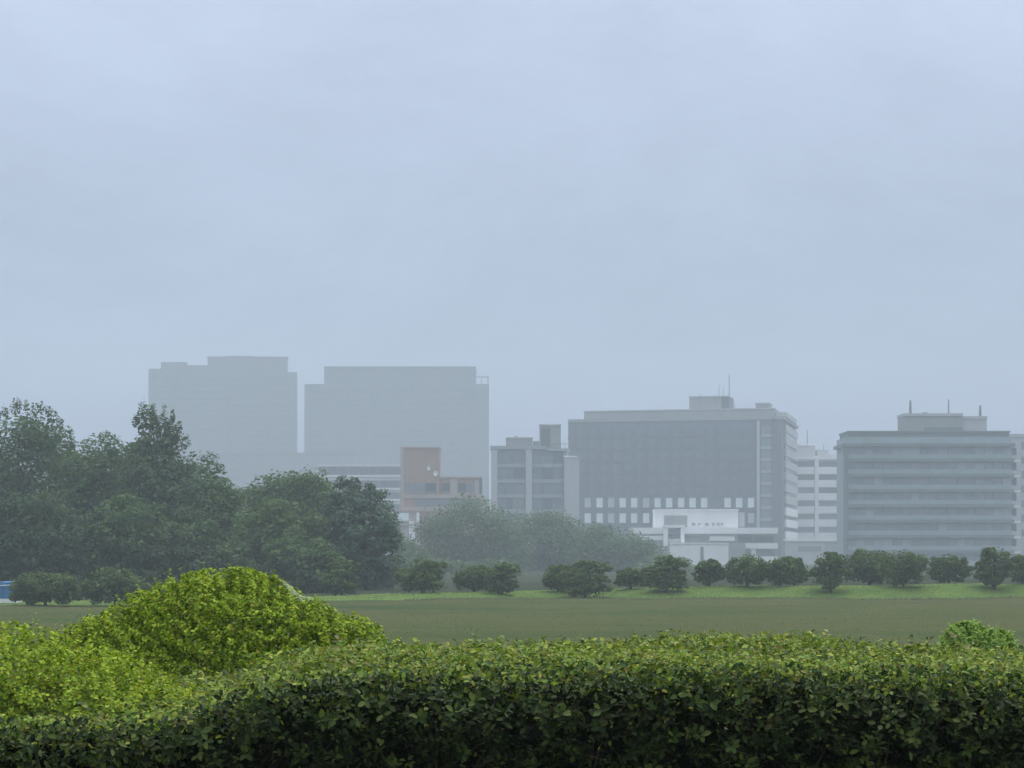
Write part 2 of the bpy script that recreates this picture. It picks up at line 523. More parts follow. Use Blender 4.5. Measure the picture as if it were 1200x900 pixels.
for px, py, tilt in ((502.5, 548.5, 0.5), (510.5, 554.5, 0.2)):
    mb = MB()
    R0 = (0.5 if tilt > 0.3 else 0.6) * K
    ring = []
    n = 14
    for k, (rr, dd) in enumerate(((0.08, 0.28), (0.4, 0.22), (0.75, 0.08), (1.0, -0.12))):
        for i in range(n):
            t = 2 * math.pi * i / n
            mb.v.append((rr * R0 * math.cos(t) * (1 - 0.3 * tilt), dd, rr * R0 * 1.2 * math.sin(t)))
    for k in range(3):
        for i in range(n):
            j = (i + 1) % n
            mb.f.append((k * n + i, k * n + j, (k + 1) * n + j, (k + 1) * n + i))
    mb.f.append(tuple(range(n)))
    d = mb.build("satellite_dish", M_dish, b.root, (b.u(px), -0.75 * K, b.z(py)))
    MB().tube([(0, 0.2, 0), (0, 0.5, -0.3), (0, 0.8, -0.3)], [0.08, 0.08, 0.08], 6).build("dish_bracket", M_metal, d)

# --- grey glass building
b = Bld("glass_building", "grey glazed building with pale columns between brick building and big office", 575, 540 * K)
b.box("core_wall", 575.5, 665, 526, None, 0.8, 14, M_mid)
b.box("roof_slab", 574.6, 640, 522.5, 526.4, -0.4, 14.3, M_mid)
b.box("roof_slab", 640.2, 668, 525.5, 528.6, -0.3, 14.2, M_mid)
b.box("column", 575.6, 583, 526.8, None, -0.3, 0.9, M_pale)
b.box("column", 616, 623.6, 526.8, None, -0.6, 0.9, M_pale)
floors = [528, 546.5, 564.5, 582, 600, 618]
for k in range(5):
    y0, y1 = floors[k] + 1.5, floors[k + 1] - 3.2
    for x0, x1 in ((583.5, 592), (592.6, 601), (601.6, 615.6), (624, 635), (635.6, 648), (648.6, 659.5)):
        mat = random.choice((M_glass_t, M_glass_t, M_glass_t, M_glass_m, M_office_glass))
        b.box("window", x0, x1, y0, y1, 0.45, 0.9, mat)
    b.box("spandrel", 583.2, 615.8, floors[k + 1] - 3, floors[k + 1] + 1.3, 0.1, 0.95, M_mid)
    b.box("spandrel", 623.8, 660, floors[k + 1] - 3, floors[k + 1] + 1.3, 0.15, 0.95, M_mid)
b.box("penthouse", 593, 624, 513, 522.4, 3, 11, M_parapet)
b.box("penthouse_coping", 592.4, 624.6, 511.6, 513.2, 2.7, 11.3, M_pale)
b.box("roof_vent", 603, 607, 509.6, 511.5, 5, 7, M_mid)
b.box("plant_box", 624.8, 632, 516, 522.4, 4, 9, M_mid)
b.box("stair_tower", 632.6, 657.5, 498, 525.2, 2, 9, M_parapet)
b.box("stair_tower_coping", 632, 658.1, 496.6, 498.2, 1.7, 9.3, M_pale)
b.box("louvre", 634, 645, 501.5, 522, 1.75, 2.3, M_slate_d)
b.box("side_wing", 661, 678.5, 536, None, -1.5, 12, M_pale)
b.box("side_wing_coping", 660.6, 676, 534.6, 536.3, -1.8, 12.3, M_white)
b.box("rail", 640, 667, 519.8, 520.5, 0.2, 0.35, M_metal)
for px in range(642, 668, 5):
    b.box("rail_post", px - 0.25, px + 0.25, 520.6, 525.4, 0.2, 0.35, M_metal)

# --- the big slate office, turned a little so its pale right end shows
RZ = -math.radians(13)
b = Bld("office_building", "wide slate grey office block with pale window rows and rooftop box", 905, 640 * K, RZ)
def rz_box(name, x0, x1, z0, z1, v0, v1, mat, parent=None):
    return MB().box(b.u(x0), b.u(x1), v0 * K, v1 * K, z0, z1).build(name, mat, parent or b.root)
zt = b.z(491.5)
W0 = 665.5
rz_box("wall", W0, 904.6, 0, zt, 0.5, 50, M_slate)
pier = rz_box("corner_pier", 904.8, 916, 0, zt - 0.6, 0.1, 8, M_slate_d)
z_floor = 3.75 * K
tops = [zt - 2.2 * K - z_floor * k for k in range(9)]
proto = None
cols = [672 + 13.9 * k for k in range(16)]
for r in range(6):
    for c, px in enumerate(cols):
        if 886 < px < 893: continue
        u0 = b.u(px - 4.2); u1 = b.u(px + 4.2)
        if proto is None:
            proto = MB().box(-1.1 * K, 1.1 * K, 0, 0.5 * K, -2.3 * K, 0).mesh("window")
            proto.materials.append(M_office_glass)
        o = link("window", proto, None, b.root, ((u0 + u1) / 2, 0.32 * K, tops[r]))
    rz_box("sill_band", W0 - 0.3, 886, tops[r] - 3.05 * K, tops[r] - 2.45 * K, 0.22, 0.6, M_slate_d)
# two rows of pale windows
pane = MB().box(-1.0 * K, 1.0 * K, 0, 0.4 * K, -1.55 * K, 1.55 * K).mesh("pale_window"); pane.materials.append(M_pale_panel)
pane_d = MB().box(-1.0 * K, 1.0 * K, 0, 0.4 * K, -1.55 * K, 1.55 * K).mesh("pale_window"); pane_d.materials.append(M_grey_panel)
sillm = MB().box(-1.3 * K, 1.3 * K, -0.15 * K, 0.25 * K, -1.95 * K, -1.65 * K).mesh("window_sill"); sillm.materials.append(M_slate_d)
lintel = MB().box(-1.3 * K, 1.3 * K, -0.15 * K, 0.25 * K, 1.62 * K, 1.9 * K).mesh("window_lintel"); lintel.materials.append(M_slate_d)
row1 = [(688.5, 1), (702.5, 0), (716, 1), (729.5, 0), (743, 0), (757, 1), (770.5, 0), (784, 0), (798, 0), (811.5, 0), (825, 0), (852.5, 0), (866, 0), (880, 0)]
row2 = [(688.5, 0), (702.5, 0), (716, 1), (729.5, 0), (743, 0), (757, 0), (880, 1)]
for row, py in ((row1, 589), (row2, 607)):
    for px, dull in row:
        o = link("pale_window", pane_d if dull else pane, None, b.root, (b.u(px), 0.2 * K, b.z(py, px)))
        link("window_sill", sillm, None, o); link("window_lintel", lintel, None, o)
rz_box("downpipe_strip", 887, 890.5, 0, zt - 0.4, -0.5, 0.6, M_pale)
for k in range(11):
    z1 = zt - 2.0 * K - z_floor * k
    if z1 - 3.6 * K < 1: break
    rz_box("bay_window", 892, 903.6, z1 - 2.3 * K, z1, 0.1, 0.7, M_glass_t if k % 3 else M_glass_m)
    rz_box("bay_spandrel", 891.6, 904.2, z1 - 3.5 * K, z1 - 2.45 * K, -0.05, 0.7, M_mid)
# right end face: pale spandrels and dark recessed window strips, running back from the corner
ue = b.u(916) + 0.0
UL = ue + 0.7 * K
for k in range(11):
    z1 = zt - 1.1 * K - z_floor * k
    if z1 - 3.8 * K < 0.5: break
    MB().box(ue + 0.2, UL, 8.2 * K, 49 * K, z1 - 2.45 * K, z1).build("end_spandrel", M_pale if k < 7 else M_white, b.root)
    MB().box(ue, UL - 0.3 * K, 8.4 * K, 48.6 * K, z1 - 3.7 * K, z1 - 2.5 * K).build("end_window_strip", M_glass, b.root)
rz_box("end_wall", 904.9, 915.6, 0, zt - 0.2, 8.05, 49.8, M_slate_d)
MB().box(b.u(W0 - 0.3), UL + 0.2, 0.2 * K, 50.2 * K, zt + 0.003, zt + 1.0 * K).build("roof_edge", M_parapet, b.root)
zp = b.z(477.5)
MB().box(b.u(682), b.u(906), 3.5 * K, 44 * K, zt + 1.0 * K, zp - 0.3).build("roof_parapet", M_parapet, b.root)
MB().box(b.u(681.5), b.u(906.5), 3.2 * K, 44.3 * K, zp - 0.3, zp + 0.2).build("roof_coping", M_pale, b.root)
MB().box(b.u(804), b.u(842), 7 * K, 19 * K, zp + 0.2, b.z(461.5)).build("roof_box", M_parapet, b.root)
MB().box(b.u(842.2), b.u(851), 8 * K, 19 * K, zp + 0.2, b.z(461.9)).build("roof_box", M_slate, b.root)
MB().box(b.u(803.5), b.u(851.5), 6.7 * K, 19.3 * K, b.z(461.9), b.z(460.6)).build("roof_box_coping", M_pale, b.root)
MB().box(b.u(883), b.u(899), 6 * K, 14 * K, zp + 0.2, b.z(471.5)).build("roof_hut", M_parapet, b.root)
MB().box(b.u(882), b.u(900), 5.6 * K, 14.4 * K, b.z(471.5), b.z(470)).build("roof_hut_slab", M_pale, b.root)
MB().box(b.u(906.7), b.u(920), 5 * K, 40 * K, zt + 1.0 * K, zp - 1.2 * K).build("end_parapet", M_pale, b.root)
for px, y0, y1, r in ((838, 446, 461, 0.10), (843, 449, 461, 0.10), (850, 434, 461, 0.16), (816, 456, 461, 0.12), (856, 466, 477, 0.12)):
    b.antenna(px, y0, y1, 10, r)

# --- white low entrance building in front of the office
b = Bld("entrance_building", "white low building with flat canopies in front of the slate office", 768, 560 * K)
b.box("upper_wall", 768.5, 866, 598, None, 2, 12, M_white)
b.box("upper_coping", 768, 866.6, 596.4, 598.2, 1.7, 12.3, M_white)
b.box("upper_return", 866.8, 874, 600, 617, 3, 12, M_pale)
b.box("shutter", 779, 806, 604, 617.6, 1.75, 2.4, M_parapet)
for i, px in enumerate((813.5, 821, 829, 837, 842.5, 847.5)):
    x0 = b.u(px - 1.9 if i < 3 else px - 1.4); x1 = b.u(px + 1.9 if i < 3 else px + 1.4)
    z0, z1 = b.z(616.2), b.z(612.8)
    mb = MB(); w = 0.17 * K; h = z1 - z0
    mb.box(x0, x1, 1.72 * K, 1.9 * K, z1 - w, z1).box(x0, x0 + w, 1.72 * K, 1.9 * K, z0, z1 - w - 0.01)
    if i % 2 == 0:
        mb.box(x1 - w, x1, 1.72 * K, 1.9 * K, z0, z1 - w - 0.01)
    if i % 3 != 1:
        mb.box(x0 + w + 0.01, x1 - w - 0.01, 1.72 * K, 1.9 * K, z0 + h * 0.35, z0 + h * 0.35 + w)
    mb.build("sign_character", M_letter, b.root)
b.box("canopy", 740, 911, 618.4, 625.5, -1.5, 12.5, M_white)
b.box("canopy_edge", 740.2, 910.6, 625.8, 627.4, -1.2, 12, M_parapet)
b.box("back_wall", 752, 905, 627.6, None, 3, 12, M_parapet)
for x0, x1 in ((808, 826), (830, 848), (863, 883), (885, 908)):
    b.box("window", x0, x1, 628.5, 635.6, 2.6, 3.3, M_glass_m if x0 < 850 else M_glass)
b.box("lower_canopy", 856, 911, 636.4, 643, -1.0, 11, M_white)
b.box("lower_window", 858, 909, 644, 651.5, 1.5, 3.2, M_glass_m)
b.box("lower_band", 856, 911, 652, 660, -0.6, 3, M_white)
b.box("lower_column", 880.6, 885.6, 643.2, 652, -0.6, 1, M_white)
b.box("white_box", 831, 861, 627.8, 634, -0.8, 2.4, M_white)
b.box("gate_frame", 776.5, 781.5, 618.8, 640, -3.2, -1.6, M_white)
b.box("gate_frame", 796.5, 801, 618.8, 640, -3.2, -1.6, M_white)
b.box("gate_lintel", 776, 801.6, 615.4, 618.6, -3.4, -1.6, M_white)
b.box("gate_panel", 785, 796.2, 619, 626.5, -2.8, -2.2, M_slate)
b.box("gate_panel", 781.8, 796.2, 631.5, 638, -2.9, -2.3, M_pale)
b.box("front_wall", 783, 851, 637.6, None, -6, -3.6, M_white)
b.box("front_slit", 818.5, 822, 641, 663, -6.15, -5.8, M_slate_d)
b.box("front_coping", 782.5, 851, 636.2, 637.4, -6.3, -3.4, M_white)
b.box("grey_side", 851.2, 871, 635.8, None, -5, 1, M_parapet)
b.box("side_ledge", 748, 776, 628, 633, -2, 2.8, M_pale_panel)

# --- white banded block between the office and the right building
b = Bld("balcony_building", "white building of stacked balconies between the two large offices", 925, 700 * K)
b.box("wall", 925, 996, 538, None, 0.8, 16, M_white)
b.box("roof_slab", 924.5, 996.5, 536, 538.2, -0.3, 16.2, M_white)
b.box("roof_block", 926, 958, 521, 536, 5, 14, M_pale)
b.box("roof_coping", 925.5, 958.5, 519.6, 521.2, 4.7, 14.3, M_white)
b.box("roof_block", 960, 973, 526.4, 536, 4, 11, M_pale)
b.box("roof_block", 973.4, 985, 532, 536, 4, 11, M_pale)
b.box("column", 954.6, 959, 534, None, -0.9, 1.0, M_white)
b.box("column", 985, 990, 538.6, None, -0.9, 1.0, M_white)
for k in range(8):
    y0 = 540.5 + 15.4 * k
    b.box("balcony_window", 926, 954.2, y0, y0 + 6.4, 0.55, 1.0, M_glass if k < 2 else M_glass_m)
    b.box("balcony_window", 959.4, 984.6, y0, y0 + 6.4, 0.55, 1.0, M_glass if k < 3 else M_glass_m)
    b.box("balcony_front", 925.6, 954.3, y0 + 6.8, y0 + 15.1, -0.5, 0.4, M_white)
    b.box("balcony_front", 959.3, 984.7, y0 + 6.8, y0 + 15.1, -0.5, 0.4, M_white)
b.antenna(950, 502, 520, 8, 0.2)
b.antenna(969, 519, 527, 7, 0.14)

# --- low grey annex at the foot of the balcony building
b = Bld("low_annex", "low pale grey annex at the foot of the stacked balcony building", 925, 600 * K)
b.box("wall", 925, 990, 634, None, 0, 10, M_pale)
b.box("roof_slab", 924, 990.6, 631.6, 634.2, -0.5, 10.4, M_white)
b.box("window", 935, 962, 640, 646, -0.2, 0.4, M_glass_m)
b.box("window", 966, 984, 636, 645, -0.2, 0.4, M_mid)

# --- large greenish building on the right
b = Bld("office_building", "greenish grey eight storey building with dark slab edges at right", 990, 490 * K)
b.box("core_wall", 992, 1186, 512, None, 0.6, 15, M_green)
b.box("top_storey", 995, 1184, 506.5, 519.4, 1.2, 14, M_green_d)
b.box("roof_slab", 994.2, 1185, 504.6, 506.7, 0.8, 14.4, M_green_d)
b.box("eaves_slab", 988.4, 1189, 519.6, 523.4, -0.8, 15.2, M_green_d)
pitch = 17.9
for k in range(10):
    y0 = 523.8 + pitch * k
    b.box("slab_edge", 989.8, 1188, y0 + pitch - 4.4, y0 + pitch - 0.8, -0.6, 0.9, M_green_d)
    b.box("spandrel", 991, 1186.6, y0 + 8.4, y0 + pitch - 4.6, 0.05, 0.8, M_green)
    n = 18
    for i in range(n):
        x0 = 992 + (1186 - 992) * i / n + 0.35
        x1 = 992 + (1186 - 992) * (i + 1) / n - 0.35
        r = random.random()
        b.box("window", x0, x1, y0 + 0.2, y0 + 8.2, 0.3, 0.75, M_glass_m if r < 0.5 else (M_mid if r < 0.62 else M_glass_t))
    b.box("balcony_floor", 1188.3, 1196, y0 + pitch - 3, y0 + pitch - 0.6, 0, 6, M_white)
    b.box("balcony_front", 1190, 1196.3, y0 + pitch - 8.5, y0 + pitch - 3.2, -0.1, 0.2, M_pale)
    b.box("balcony_back", 1188.4, 1195, y0, y0 + pitch - 9, 3.2, 3.8, M_glass)
b.box("corner_column", 989.9, 993.4, 523.8, None, -0.9, 2.0, M_green_d)
b.box("penthouse", 1063, 1132, 486, 504.4, 4, 12, M_parapet)
b.box("penthouse", 1132.2, 1162, 489, 504.4, 5, 12, M_pale)
b.box("penthouse_coping", 1062.4, 1132.6, 483, 486.3, 3.7, 12.3, M_pale)
b.box("penthouse_coping", 1133, 1162.6, 486, 489.2, 4.7, 12.3, M_pale)
b.box("roof_screen", 1086, 1130, 500.4, 505.6, 2.0, 2.6, M_green_d)
b.box("roof_hatch", 1088, 1093, 481, 483, 6, 8, M_parapet)
b.antenna(1073.5, 466.5, 483.5, 7, 0.36)
b.antenna(1120, 465, 483.5, 8, 0.2)
b.antenna(1156.5, 472.5, 486.5, 7, 0.36)

b = Bld("pale_block", "pale block showing past the right end of the greenish building", 1150, 530 * K)
b.box("wall", 1150, 1260, 512, None, 0, 14, M_pale)
b.box("roof_slab", 1149.5, 1260.5, 508.5, 512.2, -0.4, 14.4, M_pale)
for k in range(7):
    b.box("window_band", 1197, 1258, 518 + 17 * k, 526 + 17 * k, -0.15, 0.4, M_glass_m)

# ------------------------------------------------------------------ trees
def crown_leaves(ells, n_lobes, per, size, palette, weights=None, flat=0.75, up=1.1, lobe_r=(0.16, 0.30), spikes=None, fill=4.0):
    """ells: list of (cx,cy,cz, rx,ry,rz) crown masses in metres. Lobes of leaf clumps are spread over and inside them."""
    vols = np.array([e[3] * e[4] * e[5] for e in ells]) ** 0.67
    ks = rng.choice(len(ells), n_lobes, p=vols / vols.sum())
    E = np.array(ells)[ks]
    d = unit(rng.normal(0, 1, (n_lobes, 3)))
    rad = rng.uniform(0.35, 1.0, n_lobes) ** 0.5
    mean_r = np.cbrt(E[:, 3] * E[:, 4] * E[:, 5])
    lr = mean_r * rng.uniform(lobe_r[0], lobe_r[1], n_lobes)
    scale = np.maximum(E[:, 3:6] - lr[:, None] * 0.55, 0.1)
    c = E[:, :3] + d * scale * rad[:, None]
    if spikes is not None:
        sp = np.array(spikes)
        c = np.concatenate([c, sp[:, :3]]); lr = np.concatenate([lr, sp[:, 3]])
    L = len(c)
    cnt = np.maximum((per * (lr / lr[:n_lobes].mean()) ** 2).astype(int), 8)
    cnt[n_lobes:] = np.maximum(cnt[n_lobes:] * 3, 60)
    idx = np.repeat(np.arange(L), cnt)
    N = len(idx)
    dl = unit(rng.normal(0, 1, (N, 3)))
    r = lr[idx] * rng.uniform(0.55, 1.0, N) ** 0.5 * (1 + 0.15 * np.maximum(rng.normal(0, 1, N), -1))
    stretch = np.stack([np.ones(N), np.ones(N), np.full(N, flat)], 1)
    if spikes is not None:
        m = idx >= n_lobes
        stretch[m, 2] = sp[idx[m] - n_lobes, 4]
    pos = c[idx] + dl * stretch * r[:, None]
    nrm = dl + np.array([0, 0, up])
    lobe_t = rng.uniform(0.82, 1.2, (L, 1)) * rng.uniform(0.94, 1.06, (L, 3))
    T = tints(N, palette, weights, 0.10) * lobe_t[idx]
    V, C = leaves(pos, nrm, size * rng.uniform(0.6, 1.4, N), T, width=1.25, T=KITE)
    # larger sprays deep inside, so the crown is as dense as it looks
    EE = np.array(ells)
    nf = np.maximum((fill * EE[:, 3] * EE[:, 5] / (size * size)).astype(int), 12)
    k = np.repeat(np.arange(len(EE)), nf)
    dd = unit(rng.normal(0, 1, (len(k), 3))) * (rng.uniform(0, 1, (len(k), 1)) ** 0.4) * 0.92
    V2, C2 = leaves(EE[k, :3] + dd * EE[k, 3:6], dd + np.array([0, 0, up]), size * rng.uniform(1.0, 2.2, len(k)), tints(len(k), palette, weights), width=1.25, T=KITE)
    return np.concatenate([V, V2]), np.concatenate([C, C2])

def trunk_mesh(base, top, r, limbs):
    mb = MB()
    b0, t0 = Vector(base), Vector(top)
    mid = b0.lerp(t0, 0.5) + Vector((random.uniform(-0.05, 0.05), 0, 0)) * (t0 - b0).length
    mb.tube([b0 - Vector((0, 0, 0.3)), b0 + Vector((0, 0, 0.15)), mid, t0], [r * 1.35, r, r * 0.75, r * 0.3], 9)
    for l in limbs:
        l = Vector(l)
        s = b0.lerp(t0, random.uniform(0.4, 0.75))
        m2 = s.lerp(l, 0.5) + Vector((0, 0, 0.08 * (l - s).length))
        mb.tube([s, m2, l], [r * 0.24, r * 0.3, r * 0.12], 6)
    return mb

def tree(name, label, px, Y, masses, palette, n_lobes, per, size, cat="tree", group=None, weights=None,
         depth=1.0, trunk_r=0.35, flat=0.6, lobe_r=(0.16, 0.30), spikes=None, up=1.1, skirt=True, dens=1.65):
    n_lobes = int(n_lobes * dens)
    """masses: crown ellipses (cx, cy, rx, ry) in photograph pixels at distance Y, made round in depth"""
    s = Y / F
    gx = (px - 600) * s
    base = Vector((gx, Y, float(height(gx, Y))))
    root = tag(empty(name, base), label, cat, group)
    ells = []
    if skirt:   # low leafage down to the ground
        x0 = min(m[0] - m[2] for m in masses); x1 = max(m[0] + m[2] for m in masses)
        yg = HY - (base.z - EYE) / s
        lo = max(m[1] for m in masses)
        masses = list(masses) + [(x0 + (x1 - x0) * t, (lo + yg) / 2 + 6, (x1 - x0) * 0.26, (yg - lo) / 2 + 8) for t in (0.25, 0.5, 0.75)]
    for (cx, cy, rx, ry) in masses:
        p = P(cx, cy, Y) - base
        ells.append((p.x, random.uniform(-0.15, 0.15) * rx * s, p.z, rx * s, depth * (rx + ry) * 0.5 * s, ry * s))
    sp = None
    if spikes:
        sp = []
        for (cx, cy, r, st) in spikes:
            p = P(cx, cy, Y) - base
            sp.append((p.x, random.uniform(-0.5, 0.5) * s * 10, p.z, r * s, st))
    V, C = crown_leaves(ells, n_lobes, per, size, palette, weights, flat, up, lobe_r, sp)
    keep = V.reshape(-1, 4, 3)[:, :, 2].min(1) > 0.02
    V = V.reshape(-1, 4, 3)[keep].reshape(-1, 3); C = C.reshape(-1, 4, 3)[keep].reshape(-1, 3)
    leaf_object("crown", V, C, M_tree, root, kite=True)
    topz = max(e[2] for e in ells)
    cxm = ells[0][0]
    limbs = [(e[0] + random.uniform(-0.4, 0.4) * e[3], e[1] + random.uniform(-0.4, 0.4) * e[4], e[2] + 0.1 * e[5]) for e in ells for _ in range(2)]
    trunk_mesh((0, 0, 0), (cxm * 0.6, 0, topz), trunk_r, limbs).build("trunk", M_bark, root)
    return root

G1 = (0.082, 0.140, 0.064); G2 = (0.100, 0.165, 0.070); G3 = (0.125, 0.200, 0.078)
D1 = (0.070, 0.112, 0.078); D2 = (0.078, 0.125, 0.074)
WOOD = "trees of the wood left of the field"
pal_mid = [G1, G2, G3, D2]
pal_dark = [D1, D2, G1]
pal_light = [G2, G3, (0.10, 0.14, 0.06)]
tree("broadleaf_tree", "feathery round-topped tree at the far left end of the wood", 20, 240,
     [(25, 535, 72, 58), (-40, 560, 70, 70), (58, 525, 32, 40), (30, 510, 40, 32), (10, 610, 90, 60)], pal_mid, 95, 130, 0.31, group=WOOD, lobe_r=(0.18, 0.32),
     spikes=[(16, 477, 4, 2.2), (23, 475, 3.5, 2.4), (30, 476, 3.5, 2.2), (40, 479, 5, 1.6), (48, 478, 4, 2.0), (56, 482, 4, 1.9), (64, 488, 5, 1.5), (72, 496, 5, 1.4), (80, 506, 6, 1.2), (84, 518, 6, 1.2), (6, 482, 5, 1.6), (-4, 488, 6, 1.4)])
tree("broadleaf_tree", "wide dark tree between the feathery tree and the spiky one", 115, 236,
     [(120, 560, 60, 58), (92, 566, 38, 50), (95, 600, 60, 70), (140, 620, 50, 60)], pal_mid, 80, 130, 0.31, group=WOOD, lobe_r=(0.18, 0.32))
tree("conifer_tree", "tall dark tree with a spiky broken top in the wood", 190, 232,
     [(185, 562, 50, 60), (200, 600, 66, 70), (174, 502, 16, 28), (200, 512, 17, 26), (186, 520, 32, 34), (235, 575, 34, 52)], [G1, D2, G2], 95, 130, 0.31, group=WOOD, lobe_r=(0.18, 0.32),
     spikes=[(164, 481, 4.5, 2.2), (170, 479, 4.5, 2.0), (177, 481, 4.5, 2.0), (193, 484, 4, 2.6), (203, 488, 3, 3.0), (209, 500, 4, 2.0),
             (159, 494, 4, 2.0), (186, 494, 5, 1.6), (217, 518, 6, 1.4), (165, 494, 7, 1.4), (175, 494, 7, 1.4), (196, 500, 6, 1.6)])
tree("broadleaf_tree", "sloping tree shoulder right of the spiky topped tree", 250, 228,
     [(248, 590, 36, 52), (225, 640, 45, 60), (262, 600, 24, 46)], [G2, G3, G1], 60, 120, 0.31, group=WOOD, lobe_r=(0.18, 0.32))
tree("broadleaf_tree", "broad round tree with low flat top behind the light green crown", 330, 246,
     [(325, 592, 50, 48), (362, 590, 40, 50), (300, 620, 50, 52), (340, 600, 55, 50)], [G1, G2, G3], 80, 120, 0.31, group=WOOD, lobe_r=(0.18, 0.32))
tree("broadleaf_tree", "lighter green crown in the middle of the wood", 330, 222,
     [(330, 628, 62, 50), (300, 650, 50, 46)], pal_light, 70, 120, 0.31, group=WOOD, lobe_r=(0.18, 0.32))
tree("evergreen_tree", "dark blue green tree closing the right end of the wood", 430, 226,
     [(425, 625, 48, 62), (405, 600, 28, 38), (440, 650, 38, 50)], [(0.10, 0.155, 0.115), (0.12, 0.18, 0.125), (0.09, 0.14, 0.10)], 95, 130, 0.31, group=WOOD, lobe_r=(0.18, 0.32),
     spikes=[(400, 566, 7, 1.2), (433, 574, 8, 1.1), (415, 568, 9, 1.0)])
tree("evergreen_tree", "dark low crown at the front left of the wood", 40, 204,
     [(45, 630, 60, 62), (-20, 630, 60, 70)], pal_dark, 80, 130, 0.31, group=WOOD, lobe_r=(0.18, 0.32))
tree("broadleaf_tree", "mid green crown at the front of the wood behind the tall mound", 140, 206,
     [(150, 628, 58, 52), (110, 650, 45, 45)], pal_mid, 75, 120, 0.31, group=WOOD, lobe_r=(0.18, 0.32))
tree("broadleaf_tree", "drooping grey green crown low in front of the spiky topped tree", 220, 208,
     [(225, 650, 50, 45), (260, 665, 40, 36)], [G1, G2, D2], 60, 120, 0.31, group=WOOD, lobe_r=(0.18, 0.32))
tree("broadleaf_tree", "soft rounded crown low beside the dark end tree", 360, 210,
     [(350, 660, 50, 36), (385, 672, 30, 28)], pal_mid, 60, 110, 0.31, group=WOOD, lobe_r=(0.18, 0.32))

tree("broadleaf_tree", "dense tree filling behind the feathery tree at far left", 60, 258,
     [(40, 565, 80, 55), (100, 580, 60, 56), (-30, 580, 60, 60)], pal_mid, 60, 120, 0.42, group=WOOD)
tree("broadleaf_tree", "dense tree filling behind the spiky topped tree", 200, 256,
     [(180, 575, 64, 52), (230, 590, 46, 50), (150, 570, 50, 55)], pal_mid, 60, 120, 0.42, group=WOOD)
tree("broadleaf_tree", "dense tree filling behind the broad flat-topped tree", 340, 262,
     [(340, 600, 58, 54), (290, 615, 46, 46), (385, 608, 38, 48)], pal_mid, 60, 120, 0.42, group=WOOD)

FAR = "hazy trees below the brick and glass buildings"
tree("broadleaf_tree", "largest hazy tree, below the red brick building", 545, 500,
     [(548, 624, 58, 50), (512, 646, 44, 46), (588, 636, 44, 46)], [G1, G2, G2], 80, 110, 0.5, group=FAR, lobe_r=(0.22, 0.40))
tree("broadleaf_tree", "hazy round tree below the grey glazed building", 640, 520,
     [(640, 634, 58, 42), (670, 646, 44, 42), (610, 640, 42, 42)], [G1, G2, G2], 70, 110, 0.5, group=FAR, lobe_r=(0.22, 0.40))
tree("broadleaf_tree", "hazy sloping tree below the left end of the slate office", 730, 510,
     [(725, 648, 50, 36), (752, 662, 46, 30), (700, 650, 42, 42)], [G1, G2, G2], 70, 110, 0.5, group=FAR, lobe_r=(0.22, 0.40))
tree("broadleaf_tree", "low hazy tree at right foot of the hazy grove", 780, 490,
     [(782, 672, 34, 26), (755, 676, 30, 20)], [G2, G2, G3], 40, 100, 0.5, group=FAR, lobe_r=(0.22, 0.40))
tree("broadleaf_tree", "low pale hazy tree beside the dark end of the wood", 485, 400,
     [(490, 668, 36, 30), (520, 675, 40, 24), (580, 675, 45, 24)], [G2, G3, G2], 60, 110, 0.5, group=FAR, lobe_r=(0.22, 0.40))
tree("broadleaf_tree", "small pale tree in the gap before the brick annex", 470, 480,
     [(470, 640, 14, 16), (476, 655, 18, 24)], [G3, G2, G3], 22, 90, 0.5, group=FAR, lobe_r=(0.22, 0.40))

# --- clipped trees along the bank
ROW = "clipped trees along the grass bank"
row = [  # x0, x1, ytop, distance, kind, label
    (14, 92, 671, 168, 'flat', "wide flat-topped clipped tree beside the blue sheeted box"),
    (100, 170, 664, 170, 'flat', "clipped tree half hidden by the left slope of the tall mound"),
    (377, 424, 656, 198, 'tier', "tiered clipped pine in front of the dark end of the wood"),
    (462, 527, 656, 199, 'tier', "broad tiered clipped pine right of the dark wood"),
    (533, 578, 662, 201, 'dome', "blocky dark clipped tree left of a tiered pine touching it"),
    (566, 611, 661, 198, 'tier', "tiered clipped pine touching the blocky tree on its left"),
    (636, 672, 662, 203, 'dome', "small dark clipped tree partly behind a big tiered pine"),
    (651, 720, 656, 199, 'tier', "largest tiered clipped pine in the middle of the bank"),
    (722, 756, 667, 203, 'flat', "smallest low clipped tree between two big ones"),
    (752, 810, 652, 200, 'tier', "big round tiered pine in front of the hazy grove's right foot"),
    (811, 851, 657, 203, 'open', "small open clipped tree with pale gap in its crown"),
    (852, 899, 650, 202, 'dome', "dome-shaped clipped tree in front of the white entrance building"),
    (897, 932, 654, 203, 'dome', "clipped tree with lower left shoulder below the office's corner"),
    (915, 946, 652, 206, 'dome', "narrow clipped tree just behind another below the balcony building"),
    (949, 998, 648, 199, 'open', "clipped tree leaning left over the bank below the balcony building"),
    (992, 1045, 644, 206, 'dome', "wide clipped tree joined to its right neighbour below the greenish building"),
    (1032, 1085, 645, 200, 'dome', "big dark clipped tree right of centre below the greenish building"),
    (1088, 1136, 651, 206, 'flat', "lone flat-topped clipped tree below the greenish building"),
    (1140, 1191, 642, 202, 'open', "tall round clipped tree near the right end of the bank"),
    (1184, 1222, 649, 205, 'dome', "clipped tree cut by the right edge of the view"),
]
pal_row = [(0.068, 0.112, 0.042), (0.098, 0.155, 0.052), (0.14, 0.205, 0.066)]
pal_tier = [(0.070, 0.115, 0.042), (0.10, 0.155, 0.050), (0.14, 0.205, 0.068)]
